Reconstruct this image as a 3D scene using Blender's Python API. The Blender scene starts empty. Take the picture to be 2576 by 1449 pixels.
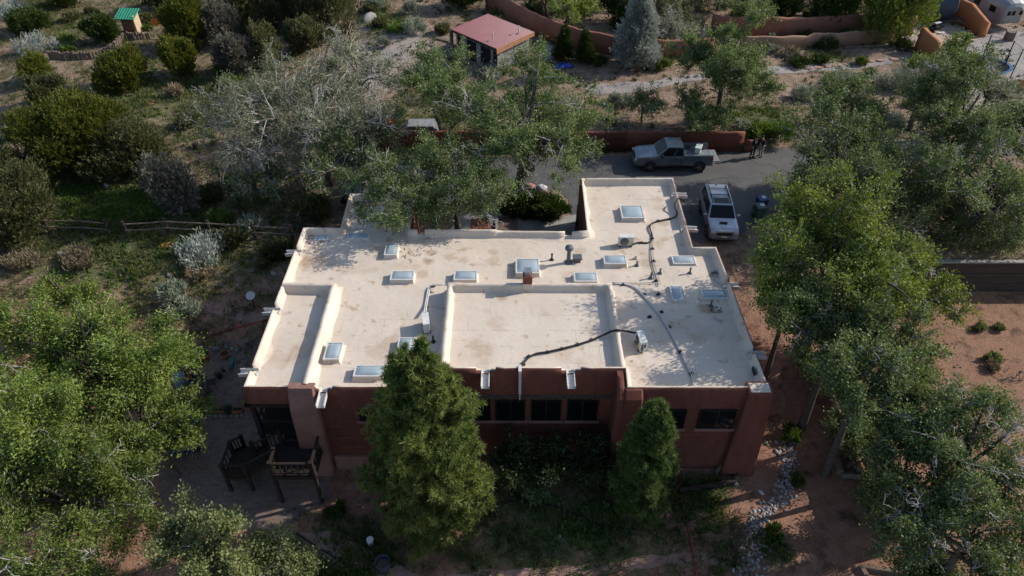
import bpy, bmesh, math, random
import numpy as np
from mathutils import Vector, Matrix, geometry
rad = math.radians
SC = bpy.context.scene
COL = SC.collection
# ------------------------------------------------------------------ camera, sky, sun
CH, PITCH, FPX, PCX, PCY = 27.0, rad(40), 1786.0, 1288.0, 724.5
cam = bpy.data.cameras.new('camera'); camo = bpy.data.objects.new('camera', cam); COL.objects.link(camo)
camo.location = (0, 0, CH); camo.rotation_euler = (rad(90) - PITCH, 0, 0)
cam.sensor_width = 36; cam.lens = 36 * FPX / 2576; cam.clip_end = 2000; cam.clip_start = .5
SC.camera = camo
SUN_E, SUN_AX, SUN_AY = rad(31), .96, .29
w = bpy.data.worlds.new('World'); SC.world = w; w.use_nodes = True
sky = w.node_tree.nodes.new('ShaderNodeTexSky'); sky.sky_type = 'NISHITA'; sky.sun_disc = False
sky.sun_elevation = SUN_E; sky.sun_rotation = math.atan2(SUN_AX, SUN_AY)
bg = w.node_tree.nodes['Background']; bg.inputs[1].default_value = .145
w.node_tree.links.new(sky.outputs[0], bg.inputs[0])
sl = bpy.data.lights.new('sun', 'SUN'); sl.energy = 4.5; sl.angle = rad(.5); sl.color = (1, .93, .83)
so = bpy.data.objects.new('sun', sl); COL.objects.link(so); so.location = (60, 18, 60)
so.rotation_euler = Vector((-SUN_AX*math.cos(SUN_E), -SUN_AY*math.cos(SUN_E), -math.sin(SUN_E))).to_track_quat('-Z', 'Y').to_euler()
SC.view_settings.view_transform = 'Standard'; SC.view_settings.look = 'None'
SC.view_settings.exposure = 0.27; SC.view_settings.gamma = 1
SC.cycles.max_bounces = 6; SC.cycles.transparent_max_bounces = 6

# ------------------------------------------------------------------ helpers
def at(x, y, z=0.0):
    "world point at height z seen at pixel x, y of the 2576 px wide photograph"
    u = (x-PCX)/FPX; v = (y-PCY)/FPX
    Z = (CH-z)/(math.sin(PITCH)+v*math.cos(PITCH))
    return Vector((u*Z, (math.cos(PITCH)-v*math.sin(PITCH))*Z, z))
def sms(a, b, x):
    t = min(1, max(0, (x-a)/(b-a))); return t*t*(3-2*t)
def T(X, Y):
    "height of the terrain"
    z = -2.3*(1-sms(22, 34.5, Y)) - .03*max(0, 21-Y)
    if X < -12.5: z = z - .25*sms(-12.5, -16, X)*sms(34, 26, Y)
    z += .8*sms(49.2, 50.8, Y)*sms(-26, -12, X)*sms(34, 18, X) + .3*sms(50, 66, Y)
    k = sms(15, 18.5, X)
    if k > 0:
        zc = -2.1 - .02*max(0, 24-Y) if Y < 34.5 else (-2.1+2.3*min(1, (Y-34.5)/.35) if Y < 36 else .2)
        kk = sms(18.5, 22, X) if Y > 30 else k
        z = z*(1-kk) + zc*kk if Y < 38 else z
        if Y >= 38: z = max(z, .2*sms(20, 23, X)*sms(45, 38, Y)+z*(1-sms(20, 23, X)*sms(45, 38, Y)))
    q = sms(50, 54, Y) + sms(24, 21, Y)*0.25 + (sms(-13, -17, X) if Y < 50 else 0)
    z += .10*min(1, q)*(math.sin(X*.7+Y*.31)+math.sin(Y*.83-X*.4)+.6*math.sin(X*1.9+1.3*Y))*.5
    return z
def gp(x, y):
    "point on the ground seen at photograph pixel x, y"
    z = -1.
    for _ in range(25):
        p = at(x, y, z); z = .5*z + .5*T(p.x, p.y)
    p = at(x, y, z); p.z = T(p.x, p.y); return p
def top_h(p, y):
    "height above p reached at pixel row y"
    v = (y-PCY)/FPX
    return CH - (math.sin(PITCH)+v*math.cos(PITCH))/(math.cos(PITCH)-v*math.sin(PITCH))*p.y - p.z

_m = {}
def new_mat(name):
    m = bpy.data.materials.new(name); m.use_nodes = True; nt = m.node_tree
    return m, nt, nt.nodes['Principled BSDF']
def M(name, c1, c2=None, scale=4., rough=.85, bump=0., bscale=40., metal=0., lo=.35, hi=.65, vary=.15, spec=.3, island=0., stretch=None):
    "procedural material: two colours mixed by noise, fine brightness speckle, noise bump"
    if name in _m: return _m[name]
    m, nt, b = new_mat(name); N = nt.nodes.new; L = nt.links.new
    tc = N('ShaderNodeTexCoord'); src = tc.outputs['Object']
    if stretch:
        mp = N('ShaderNodeMapping'); mp.inputs['Scale'].default_value = stretch; L(src, mp.inputs[0]); src = mp.outputs[0]
    n1 = N('ShaderNodeTexNoise'); n1.inputs['Scale'].default_value = scale; n1.inputs['Detail'].default_value = 5; L(src, n1.inputs['Vector'])
    cr = N('ShaderNodeValToRGB'); cr.color_ramp.elements[0].position = lo; cr.color_ramp.elements[1].position = hi
    c2 = c2 or tuple(x*(1-vary) for x in c1)
    cr.color_ramp.elements[0].color = (*c1, 1); cr.color_ramp.elements[1].color = (*c2, 1); L(n1.outputs[0], cr.inputs[0])
    n2 = N('ShaderNodeTexNoise'); n2.inputs['Scale'].default_value = bscale; n2.inputs['Detail'].default_value = 3; L(src, n2.inputs['Vector'])
    mr = N('ShaderNodeMapRange'); mr.inputs[1].default_value = .3; mr.inputs[2].default_value = .7
    mr.inputs[3].default_value = 1-vary; mr.inputs[4].default_value = 1+vary; L(n2.outputs[0], mr.inputs[0])
    val = mr.outputs[0]
    if island:
        g = N('ShaderNodeNewGeometry'); r2 = N('ShaderNodeMapRange'); r2.inputs[3].default_value = 1-island; r2.inputs[4].default_value = 1+island
        L(g.outputs['Random Per Island'], r2.inputs[0]); mu = N('ShaderNodeMath'); mu.operation = 'MULTIPLY'
        L(val, mu.inputs[0]); L(r2.outputs[0], mu.inputs[1]); val = mu.outputs[0]
    hs = N('ShaderNodeHueSaturation'); L(cr.outputs[0], hs.inputs['Color']); L(val, hs.inputs['Value'])
    L(hs.outputs[0], b.inputs['Base Color'])
    b.inputs['Roughness'].default_value = rough; b.inputs['Metallic'].default_value = metal
    b.inputs['Specular IOR Level'].default_value = spec
    if bump:
        bp = N('ShaderNodeBump'); bp.inputs['Strength'].default_value = bump; bp.inputs['Distance'].default_value = .05
        L(n2.outputs[0], bp.inputs['Height']); L(bp.outputs[0], b.inputs['Normal'])
    _m[name] = m; return m
def leafmat(name, c1, c2, trans=.3):
    if name in _m: return _m[name]
    m, nt, b = new_mat(name); N = nt.nodes.new; L = nt.links.new
    g = N('ShaderNodeNewGeometry'); cr = N('ShaderNodeValToRGB')
    cr.color_ramp.elements[0].color = (*c1, 1); cr.color_ramp.elements[1].color = (*c2, 1); L(g.outputs['Random Per Island'], cr.inputs[0])
    oi = N('ShaderNodeObjectInfo'); mr = N('ShaderNodeMapRange'); mr.inputs[3].default_value = .82; mr.inputs[4].default_value = 1.18; L(oi.outputs['Random'], mr.inputs[0])
    tc = N('ShaderNodeTexCoord'); ns = N('ShaderNodeTexNoise'); ns.inputs['Scale'].default_value = .75; ns.inputs['Detail'].default_value = 3; L(tc.outputs['Object'], ns.inputs['Vector'])
    m3 = N('ShaderNodeMapRange'); m3.inputs[1].default_value = .35; m3.inputs[2].default_value = .65; m3.inputs[3].default_value = .485; m3.inputs[4].default_value = .512; L(ns.outputs[0], m3.inputs[0])
    m4 = N('ShaderNodeMapRange'); m4.inputs[1].default_value = .35; m4.inputs[2].default_value = .65; m4.inputs[3].default_value = 1.12; m4.inputs[4].default_value = .8; L(ns.outputs[0], m4.inputs[0])
    mm = N('ShaderNodeMath'); mm.operation = 'MULTIPLY'; L(mr.outputs[0], mm.inputs[0]); L(m4.outputs[0], mm.inputs[1])
    hs = N('ShaderNodeHueSaturation'); L(cr.outputs[0], hs.inputs['Color']); L(mm.outputs[0], hs.inputs['Value']); L(m3.outputs[0], hs.inputs['Hue'])
    L(hs.outputs[0], b.inputs['Base Color']); b.inputs['Roughness'].default_value = .6; b.inputs['Specular IOR Level'].default_value = .35
    tr = N('ShaderNodeBsdfTranslucent'); h2 = N('ShaderNodeHueSaturation'); h2.inputs['Hue'].default_value = .485; h2.inputs['Saturation'].default_value = 1.15
    h2.inputs['Value'].default_value = 1.3; L(hs.outputs[0], h2.inputs['Color']); L(h2.outputs[0], tr.inputs['Color'])
    mx = N('ShaderNodeMixShader'); mx.inputs[0].default_value = trans
    L(b.outputs[0], mx.inputs[1]); L(tr.outputs[0], mx.inputs[2])
    L(mx.outputs[0], nt.nodes['Material Output'].inputs['Surface'])
    _m[name] = m; return m

def link_mesh(name, me, parent=None):
    o = bpy.data.objects.new(name, me); COL.objects.link(o)
    if parent is not None: o.parent = parent
    return o
def tag(o, label=None, cat=None, group=None, kind=None):
    if label: o['label'] = label
    if cat: o['category'] = cat
    if group: o['group'] = group
    if kind: o['kind'] = kind
    return o
def thing(name, label, cat, loc=(0, 0, 0), rz=0, group=None):
    o = bpy.data.objects.new(name, None); COL.objects.link(o); o.empty_display_size = .3
    o.location = loc; o.rotation_euler = (0, 0, rz); return tag(o, label, cat, group)
def dup(root, loc, rz=0, label=None, scale=None, group=None):
    c = root.copy(); COL.objects.link(c); c.location = loc; c.rotation_euler = (0, 0, rz)
    if label: c['label'] = label
    if group: c['group'] = group
    if scale is not None: c.scale = (scale,)*3 if not hasattr(scale, '__len__') else scale
    for ch in list(root.children):
        d = ch.copy(); COL.objects.link(d); d.parent = c
        for g in list(ch.children):
            e = g.copy(); COL.objects.link(e); e.parent = d
    return c
class MB:
    def __init__(s): s.v = []; s.f = []; s.mi = []; s.cur = 0
    def add(s, vs, fs):
        b = len(s.v); s.v += [tuple(p) for p in vs]; s.f += [tuple(b+i for i in f) for f in fs]; s.mi += [s.cur]*len(fs); return s
    def box(s, c, d, rz=0, mat=None, ch=0.0):
        x, y, z = d[0]/2, d[1]/2, d[2]/2
        if ch:
            k = ch; bm = bmesh.new(); bmesh.ops.create_cube(bm, size=1)
            for v in bm.verts: v.co = Vector((v.co.x*d[0], v.co.y*d[1], v.co.z*d[2]))
            bmesh.ops.bevel(bm, geom=bm.edges[:], offset=k, segments=2, affect='EDGES', profile=.5)
            bm.verts.index_update(); vs = [v.co.copy() for v in bm.verts]; fs = [[v.index for v in f.verts] for f in bm.faces]; bm.free()
        else:
            vs = [Vector(p) for p in ((-x,-y,-z),(x,-y,-z),(x,y,-z),(-x,y,-z),(-x,-y,z),(x,-y,z),(x,y,z),(-x,y,z))]
            fs = [(0,3,2,1),(4,5,6,7),(0,1,5,4),(1,2,6,5),(2,3,7,6),(3,0,4,7)]
        R = mat if mat is not None else Matrix.Rotation(rz, 3, 'Z')
        return s.add([R @ v + Vector(c) for v in vs], fs)
    def span(s, a, b, ch=0.0):
        return s.box([(a[i]+b[i])/2 for i in range(3)], [abs(b[i]-a[i]) for i in range(3)], ch=ch)
    def beam(s, p, q, wd, ht, up=(0, 0, 1)):
        p, q = Vector(p), Vector(q); d = (q-p); ln = d.length; x = d/ln; y = Vector(up).cross(x)
        if y.length < 1e-4: y = Vector((1, 0, 0)).cross(x)
        y.normalize(); z = x.cross(y); R = Matrix((x, y, z)).transposed()
        return s.box((p+q)/2, (ln, wd, ht), mat=R)
    def tube(s, pts, r, n=6, cap=True):
        pts = [Vector(p) for p in pts]; rs = r if hasattr(r, '__len__') else [r]*len(pts); b = len(s.v); up = Vector((.1, .2, 1)); m = len(pts)
        for i, p in enumerate(pts):
            t = (pts[min(i+1, m-1)]-pts[max(i-1, 0)]); t = t.normalized() if t.length > 1e-9 else Vector((0, 0, 1))
            a = up.cross(t); a = a.normalized() if a.length > 1e-3 else Vector((1, 0, 0)); c = t.cross(a)
            for k in range(n):
                an = 2*math.pi*k/n; s.v.append(tuple(p+(a*math.cos(an)+c*math.sin(an))*rs[i]))
        for i in range(m-1):
            for k in range(n):
                s.f.append((b+i*n+k, b+i*n+(k+1) % n, b+(i+1)*n+(k+1) % n, b+(i+1)*n+k)); s.mi.append(s.cur)
        if cap:
            s.f.append(tuple(b+k for k in range(n))[::-1]); s.f.append(tuple(b+(m-1)*n+k for k in range(n))); s.mi += [s.cur]*2
        return s
    def lathe(s, prof, c=(0, 0, 0), n=20, ax='Z', cap=True):
        b = len(s.v); c = Vector(c)
        for r, h in prof:
            for k in range(n):
                a = 2*math.pi*k/n; x, y = r*math.cos(a), r*math.sin(a)
                p = Vector((x, y, h)) if ax == 'Z' else (Vector((x, h, y)) if ax == 'Y' else Vector((h, x, y)))
                s.v.append(tuple(p+c))
        m = len(prof)
        for i in range(m-1):
            for k in range(n):
                s.f.append((b+i*n+k, b+i*n+(k+1) % n, b+(i+1)*n+(k+1) % n, b+(i+1)*n+k)); s.mi.append(s.cur)
        if cap:
            s.f.append(tuple(b+k for k in range(n))[::-1]); s.f.append(tuple(b+(m-1)*n+k for k in range(n))); s.mi += [s.cur]*2
        return s
    def loft(s, rings, close=True, cap=True):
        b = len(s.v); n = len(rings[0]); m = len(rings)
        for r in rings: s.v += [tuple(p) for p in r]
        for i in range(m-1):
            for k in range(n if close else n-1):
                s.f.append((b+i*n+k, b+i*n+(k+1) % n, b+(i+1)*n+(k+1) % n, b+(i+1)*n+k)); s.mi.append(s.cur)
        if cap and close:
            s.f.append(tuple(b+k for k in range(n))[::-1]); s.f.append(tuple(b+(m-1)*n+k for k in range(n))); s.mi += [s.cur]*2
        return s
    def prism(s, poly, z0, z1):
        n = len(poly); b = len(s.v); s.v += [(p[0], p[1], z0) for p in poly]+[(p[0], p[1], z1) for p in poly]
        fs = [tuple(b+i for i in range(n))[::-1], tuple(b+n+i for i in range(n))]+[(b+i, b+(i+1) % n, b+n+(i+1) % n, b+n+i) for i in range(n)]
        s.f += fs; s.mi += [s.cur]*len(fs); return s
    def build(s, name, mats, parent=None, smooth=False, org=None, fix=False):
        me = bpy.data.meshes.new(name)
        vs = s.v if org is None else [(p[0]-org[0], p[1]-org[1], p[2]-org[2]) for p in s.v]
        me.from_pydata(vs, [], s.f)
        mats = mats if isinstance(mats, (list, tuple)) else [mats]
        for m in mats: me.materials.append(m)
        if len(mats) > 1: me.polygons.foreach_set('material_index', s.mi)
        if fix:
            bm = bmesh.new(); bm.from_mesh(me); bmesh.ops.recalc_face_normals(bm, faces=bm.faces[:]); bm.to_mesh(me); bm.free()
        if smooth: me.shade_smooth()
        me.update()
        return link_mesh(name, me, parent)
def in_poly(x, y, poly):
    c = False; n = len(poly); j = n-1
    for i in range(n):
        if (poly[i][1] > y) != (poly[j][1] > y) and x < (poly[j][0]-poly[i][0])*(y-poly[i][1])/(poly[j][1]-poly[i][1])+poly[i][0]: c = not c
        j = i
    return c
def sheet(name, poly, mat, zf, step=.5, kind='structure', parent=None, rag=0.0):
    "flat-lying sheet filling poly, following the height function zf"
    rr = random.Random(name); pts = []
    n = len(poly)
    for i in range(n):
        a, b = Vector(poly[i][:2]), Vector(poly[(i+1) % n][:2]); k = max(1, int((b-a).length/step))
        for j in range(k):
            p = a.lerp(b, j/k)
            if rag: p = p+Vector((rr.uniform(-rag, rag), rr.uniform(-rag, rag)))
            pts.append(p)
    nb = len(pts); xs = [p.x for p in pts]; ys = [p.y for p in pts]; bp = [tuple(p) for p in pts]
    x = min(xs)+step*.5
    while x < max(xs):
        y = min(ys)+step*.5
        while y < max(ys):
            if in_poly(x, y, bp) and min(abs(x-a)+abs(y-b) for a, b in bp) > step*.5: pts.append(Vector((x, y)))
            y += step
        x += step
    r = geometry.delaunay_2d_cdt(pts, [(i, (i+1) % nb) for i in range(nb)], [], 1, 1e-5)
    me = bpy.data.meshes.new(name); me.from_pydata([(p.x, p.y, zf(p.x, p.y)) for p in r[0]], [], [list(f) for f in r[2]])
    bm = bmesh.new(); bm.from_mesh(me)
    for f in bm.faces:
        f.normal_update()
        if f.normal.z < 0: f.normal_flip()
    bm.to_mesh(me); bm.free()
    me.materials.append(mat); me.shade_smooth(); o = link_mesh(name, me, parent)
    if kind: o['kind'] = kind
    return o

# ------------------------------------------------------------------ ground
GREEN = []   # (x, y, radius, amount) grassy patches, photograph pixels
for (px, py, r, a) in [(200,495,6,.9),(300,600,7,.8),(450,600,6,.8),(560,640,6,.55),(430,690,5,.55),(350,180,5,.5),(420,240,7,.75),(330,270,6,.7),(520,280,6,.7),(60,190,5,.4),
      (200,70,7,.55),(500,330,5,.5),(640,210,6,.5),(700,170,5,.4),(100,20,6,.6),(160,100,4,.35),(950,40,3,.7),(980,60,3,.7),(1100,290,6,.6),(1050,230,4,.4),(2080,140,3,.5),(1560,330,4,.3),(1910,300,4,.8),
      (1350,1330,4,.75),(1480,1310,3.5,.7),(1250,1400,3,.55),(1580,1400,2.5,.5),(1620,1370,2.5,.6),(1760,1235,1.6,.8),(1700,1250,1.8,.7),(1790,1330,1.6,.5),(1820,1400,1.6,.5),(1950,1380,1.2,.6),
      (880,1440,3,.9),(830,1449,3,.9),(20,330,6,.5),(700,640,5,.5),(620,700,4,.45),(150,640,4,.5),(60,620,4,.4),(250,440,5,.4),(640,480,6,.5),(700,560,4,.4),(2500,640,4,.3),(1180,20,5,.3)]:
    p = gp(px, py); GREEN.append((p.x, p.y, r, a))
GREY = []
for (px, py, r, a) in [(950,130,6,.7),(1010,100,5,.6),(900,200,5,.7),(960,60,4,.7),(1060,180,4,.4),(2450,120,9,1),(2560,180,8,1),(2380,90,4,.8),(2500,250,7,.8),(2560,120,6,1),(2380,200,5,.6),(30,330,5,.3),(700,250,6,.6),(760,330,6,.5)]:
    p = gp(px, py); GREY.append((p.x, p.y, r, a))
def field(lst, X, Y):
    v = 0
    for (x, y, r, a) in lst:
        d = ((X-x)**2+(Y-y)**2)/(r*r)
        if d < 4: v = max(v, a*math.exp(-d*1.1))
    return v
def green_at(X, Y):
    v = field(GREEN, X, Y)
    if X < -12.5 and Y > 27: v = max(v, .30)
    return v
def make_ground():
    xs = np.concatenate([np.arange(-150, -64, 6), np.arange(-64, 66, .5), np.arange(66, 150, 6)])
    ys = np.concatenate([np.arange(-20, 12, 4), np.arange(12, 34.4, .45), [34.45, 34.62, 34.8, 35.0], np.arange(35.3, 100, .5), np.arange(100, 260, 8)])
    nx, ny = len(xs), len(ys)
    v = [(x, y, T(x, y)) for y in ys for x in xs]
    f = [(j*nx+i, j*nx+i+1, (j+1)*nx+i+1, (j+1)*nx+i) for j in range(ny-1) for i in range(nx-1)]
    me = bpy.data.meshes.new('ground'); me.from_pydata(v, [], f)
    ga = me.attributes.new('soil', 'FLOAT_COLOR', 'POINT'); d = np.zeros((len(v), 4), dtype=np.float32)
    for i, (x, y, z) in enumerate(v):
        d[i, 0] = green_at(x, y); d[i, 1] = field(GREY, x, y)
        d[i, 2] = sms(36, 28, y)     # redder decomposed granite round the house front
        d[i, 3] = sms(15, 19, x)*sms(35, 34, y)   # sandy corral
    ga.data.foreach_set('color', d.ravel())
    me.materials.append(ground_mat()); me.shade_smooth(); o = link_mesh('ground', me); o['kind'] = 'structure'; return o
def ground_mat():
    m, nt, b = new_mat('ground_soil'); N = nt.nodes.new; L = nt.links.new
    tc = N('ShaderNodeTexCoord'); at_ = N('ShaderNodeAttribute'); at_.attribute_name = 'soil'
    sp = N('ShaderNodeSeparateColor'); L(at_.outputs['Color'], sp.inputs[0])
    def noise(s, d=5, r=.6):
        n = N('ShaderNodeTexNoise'); n.inputs['Scale'].default_value = s; n.inputs['Detail'].default_value = d; n.inputs['Roughness'].default_value = r
        L(tc.outputs['Object'], n.inputs['Vector']); return n.outputs[0]
    def ramp(src, c, lo, hi):
        r = N('ShaderNodeValToRGB'); r.color_ramp.elements[0].position = lo; r.color_ramp.elements[1].position = hi
        r.color_ramp.elements[0].color = (*c[0], 1); r.color_ramp.elements[1].color = (*c[1], 1); L(src, r.inputs[0]); return r.outputs[0]
    def mix(f, a, c):
        x = N('ShaderNodeMix'); x.data_type = 'RGBA'; L(f, x.inputs[0]); L(a, x.inputs[6]); L(c, x.inputs[7]); return x.outputs[2]
    def thr(mask, n, k=1.6, off=.5):
        a = N('ShaderNodeMath'); a.operation = 'SUBTRACT'; L(n, a.inputs[0]); a.inputs[1].default_value = off
        c = N('ShaderNodeMath'); c.operation = 'MULTIPLY_ADD'; L(a.outputs[0], c.inputs[0]); c.inputs[1].default_value = k; L(mask, c.inputs[2])
        r = N('ShaderNodeMapRange'); r.inputs[1].default_value = .28; r.inputs[2].default_value = .62; L(c.outputs[0], r.inputs[0]); return r.outputs[0]
    big = noise(.35); mid = noise(1.6); fine = noise(9, 4, .75); vf = noise(26, 3, .8)
    tan = ramp(mid, ((.185, .13, .092), (.30, .22, .162)), .35, .65)
    red = ramp(mid, ((.245, .128, .088), (.36, .205, .145)), .33, .66)
    sand = ramp(mid, ((.25, .14, .092), (.30, .175, .118)), .35, .65)
    grey = ramp(fine, ((.24, .21, .20), (.40, .36, .345)), .4, .6)
    grass = ramp(fine, ((.07, .08, .032), (.15, .15, .07)), .35, .65)
    litter = ramp(vf, ((.06, .04, .028), (.14, .09, .06)), .4, .6)
    c = mix(sp.outputs[2], tan, red)
    c = mix(at_.outputs['Alpha'], c, sand)
    c = mix(thr(sp.outputs[1], fine, 1.1), c, grey)
    # dark litter patches
    lm = N('ShaderNodeMapRange'); lm.inputs[1].default_value = .52; lm.inputs[2].default_value = .66; L(noise(.9, 6, .7), lm.inputs[0])
    c = mix(lm.outputs[0], c, litter)
    c = mix(thr(sp.outputs[0], noise(1.3, 6, .7), 1.9), c, grass)
    mr = N('ShaderNodeMapRange'); mr.inputs[1].default_value = .25; mr.inputs[2].default_value = .75; mr.inputs[3].default_value = .55; mr.inputs[4].default_value = 1.45; L(vf, mr.inputs[0])
    m2 = N('ShaderNodeMapRange'); m2.inputs[1].default_value = .3; m2.inputs[2].default_value = .7; m2.inputs[3].default_value = .8; m2.inputs[4].default_value = 1.2; L(fine, m2.inputs[0])
    mu = N('ShaderNodeMath'); mu.operation = 'MULTIPLY'; L(mr.outputs[0], mu.inputs[0]); L(m2.outputs[0], mu.inputs[1])
    hs = N('ShaderNodeHueSaturation'); L(c, hs.inputs['Color']); L(mu.outputs[0], hs.inputs['Value']); L(hs.outputs[0], b.inputs['Base Color'])
    b.inputs['Roughness'].default_value = .95; b.inputs['Specular IOR Level'].default_value = .15
    bp = N('ShaderNodeBump'); bp.inputs['Strength'].default_value = .8; bp.inputs['Distance'].default_value = .12
    ad = N('ShaderNodeMath'); ad.operation = 'MULTIPLY_ADD'; L(vf, ad.inputs[0]); ad.inputs[1].default_value = .5; L(fine, ad.inputs[2]); L(ad.outputs[0], bp.inputs['Height'])
    L(bp.outputs[0], b.inputs['Normal'])
    return m
make_ground()
def asphalt_mat():
    m, nt, b = new_mat('asphalt'); N = nt.nodes.new; L = nt.links.new
    tc = N('ShaderNodeTexCoord')
    n = N('ShaderNodeTexNoise'); n.inputs['Scale'].default_value = .5; n.inputs['Detail'].default_value = 6; L(tc.outputs['Object'], n.inputs['Vector'])
    f = N('ShaderNodeTexNoise'); f.inputs['Scale'].default_value = 30; f.inputs['Detail'].default_value = 2; L(tc.outputs['Object'], f.inputs['Vector'])
    cr = N('ShaderNodeValToRGB'); cr.color_ramp.elements[0].position = .3; cr.color_ramp.elements[1].position = .7
    cr.color_ramp.elements[0].color = (.060, .059, .060, 1); cr.color_ramp.elements[1].color = (.095, .092, .09, 1); L(n.outputs[0], cr.inputs[0])
    wn = N('ShaderNodeTexNoise'); wn.inputs['Scale'].default_value = .8; wn.inputs['Detail'].default_value = 4; L(tc.outputs['Object'], wn.inputs['Vector'])
    mv = N('ShaderNodeMix'); mv.data_type = 'VECTOR'; mv.inputs[0].default_value = .62; L(tc.outputs['Object'], mv.inputs[4]); L(wn.outputs['Color'], mv.inputs[5])
    vo = N('ShaderNodeTexVoronoi'); vo.feature = 'DISTANCE_TO_EDGE'; vo.inputs['Scale'].default_value = .4; L(mv.outputs[1], vo.inputs['Vector'])
    cm = N('ShaderNodeMapRange'); cm.inputs[1].default_value = .002; cm.inputs[2].default_value = .010; cm.inputs[3].default_value = .45; cm.inputs[4].default_value = 1; L(vo.outputs['Distance'], cm.inputs[0])
    fm = N('ShaderNodeMapRange'); fm.inputs[1].default_value = .3; fm.inputs[2].default_value = .7; fm.inputs[3].default_value = .75; fm.inputs[4].default_value = 1.25; L(f.outputs[0], fm.inputs[0])
    mu = N('ShaderNodeMath'); mu.operation = 'MULTIPLY'; L(cm.outputs[0], mu.inputs[0]); L(fm.outputs[0], mu.inputs[1])
    hs = N('ShaderNodeHueSaturation'); L(cr.outputs[0], hs.inputs['Color']); L(mu.outputs[0], hs.inputs['Value']); L(hs.outputs[0], b.inputs['Base Color'])
    b.inputs['Roughness'].default_value = .85; return m
def pxpoly(pts): return [gp(*p)[:2] for p in pts]
sheet('driveway', pxpoly([(820,404),(1150,395),(1590,392),(1700,388),(1880,378),(2050,366),(2250,354),(2600,342),(2600,388),(2260,408),(2080,424),(2000,470),(1965,520),(1905,560),(1850,606),(1760,610),(1690,560),(1440,555),(1430,500),(1400,478),(1250,476),(1100,482),(840,492)]), asphalt_mat(), lambda x, y: T(x, y)+.02, .6, rag=.06)
CONC = M('courtyard_concrete', (.30, .29, .275), (.22, .21, .2), 1.2, bump=.1, bscale=20)
sheet('courtyard_walk', pxpoly([(1120,600),(1150,548),(1210,528),(1270,527),(1345,543),(1400,548),(1455,540),(1462,600)]), CONC, lambda x, y: T(x, y)+.045, .5)
sheet('patio', pxpoly([(470,880),(560,860),(660,850),(640,960),(600,1015),(640,1060),(740,1130),(830,1180),(835,1250),(760,1300),(690,1335),(560,1330),(410,1300),(395,1150),(440,1060),(470,1000)]),
      M('patio_brick', (.20, .145, .12), (.14, .10, .083), 2, bump=.3, bscale=9, vary=.25, stretch=(1, 3, 1)), lambda x, y: T(x, y)+.02, .5)
PINKG = M('pink_gravel', (.30, .19, .15), (.22, .135, .105), 2.5, bump=.4, bscale=30, vary=.3)
sheet('lawn_path', pxpoly([(1120,1442),(1300,1432),(1480,1418),(1600,1402),(1720,1392),(1830,1398),(1850,1420),(1720,1418),(1600,1432),(1480,1452),(1300,1470),(1130,1478)]), PINKG, lambda x, y: T(x, y)+.016, .4, rag=.1)
sheet('garden_path', pxpoly([(470,735),(530,757),(600,780),(690,792),(690,818),(600,808),(540,790),(475,772)]), PINKG, lambda x, y: T(x, y)+.018, .5)
sheet('front_path', pxpoly([(752,1340),(840,1335),(900,1372),(960,1400),(1060,1449),(1150,1490),(960,1490),(860,1430)]), PINKG, lambda x, y: T(x, y)+.018, .4)
GRAV = M('grey_gravel', (.31, .28, .265), (.20, .18, .17), 9, bump=.5, bscale=14, vary=.35)
sheet('gravel_path', pxpoly([(1470,214),(1560,209),(1640,205),(1725,190),(1850,172),(1960,168),(2100,160),(2230,145),(2245,160),(2100,178),(1960,186),(1850,190),(1735,205),(1640,226),(1560,236),(1480,240)]), GRAV, lambda x, y: T(x, y)+.02, .6, rag=.12)
sheet('gravel_yard', pxpoly([(2345,104),(2420,104),(2490,96),(2600,76),(2640,150),(2620,262),(2480,250),(2400,190)]), GRAV, lambda x, y: T(x, y)+.02, .7, rag=.1)
sheet('concrete_pad', pxpoly([(2250,96),(2340,50),(2400,40),(2480,92),(2430,108),(2345,106),(2250,102)]), M('tan_concrete', (.42, .33, .26), (.34, .265, .21), 1.5), lambda x, y: T(x, y)+.03, .7)
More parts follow.
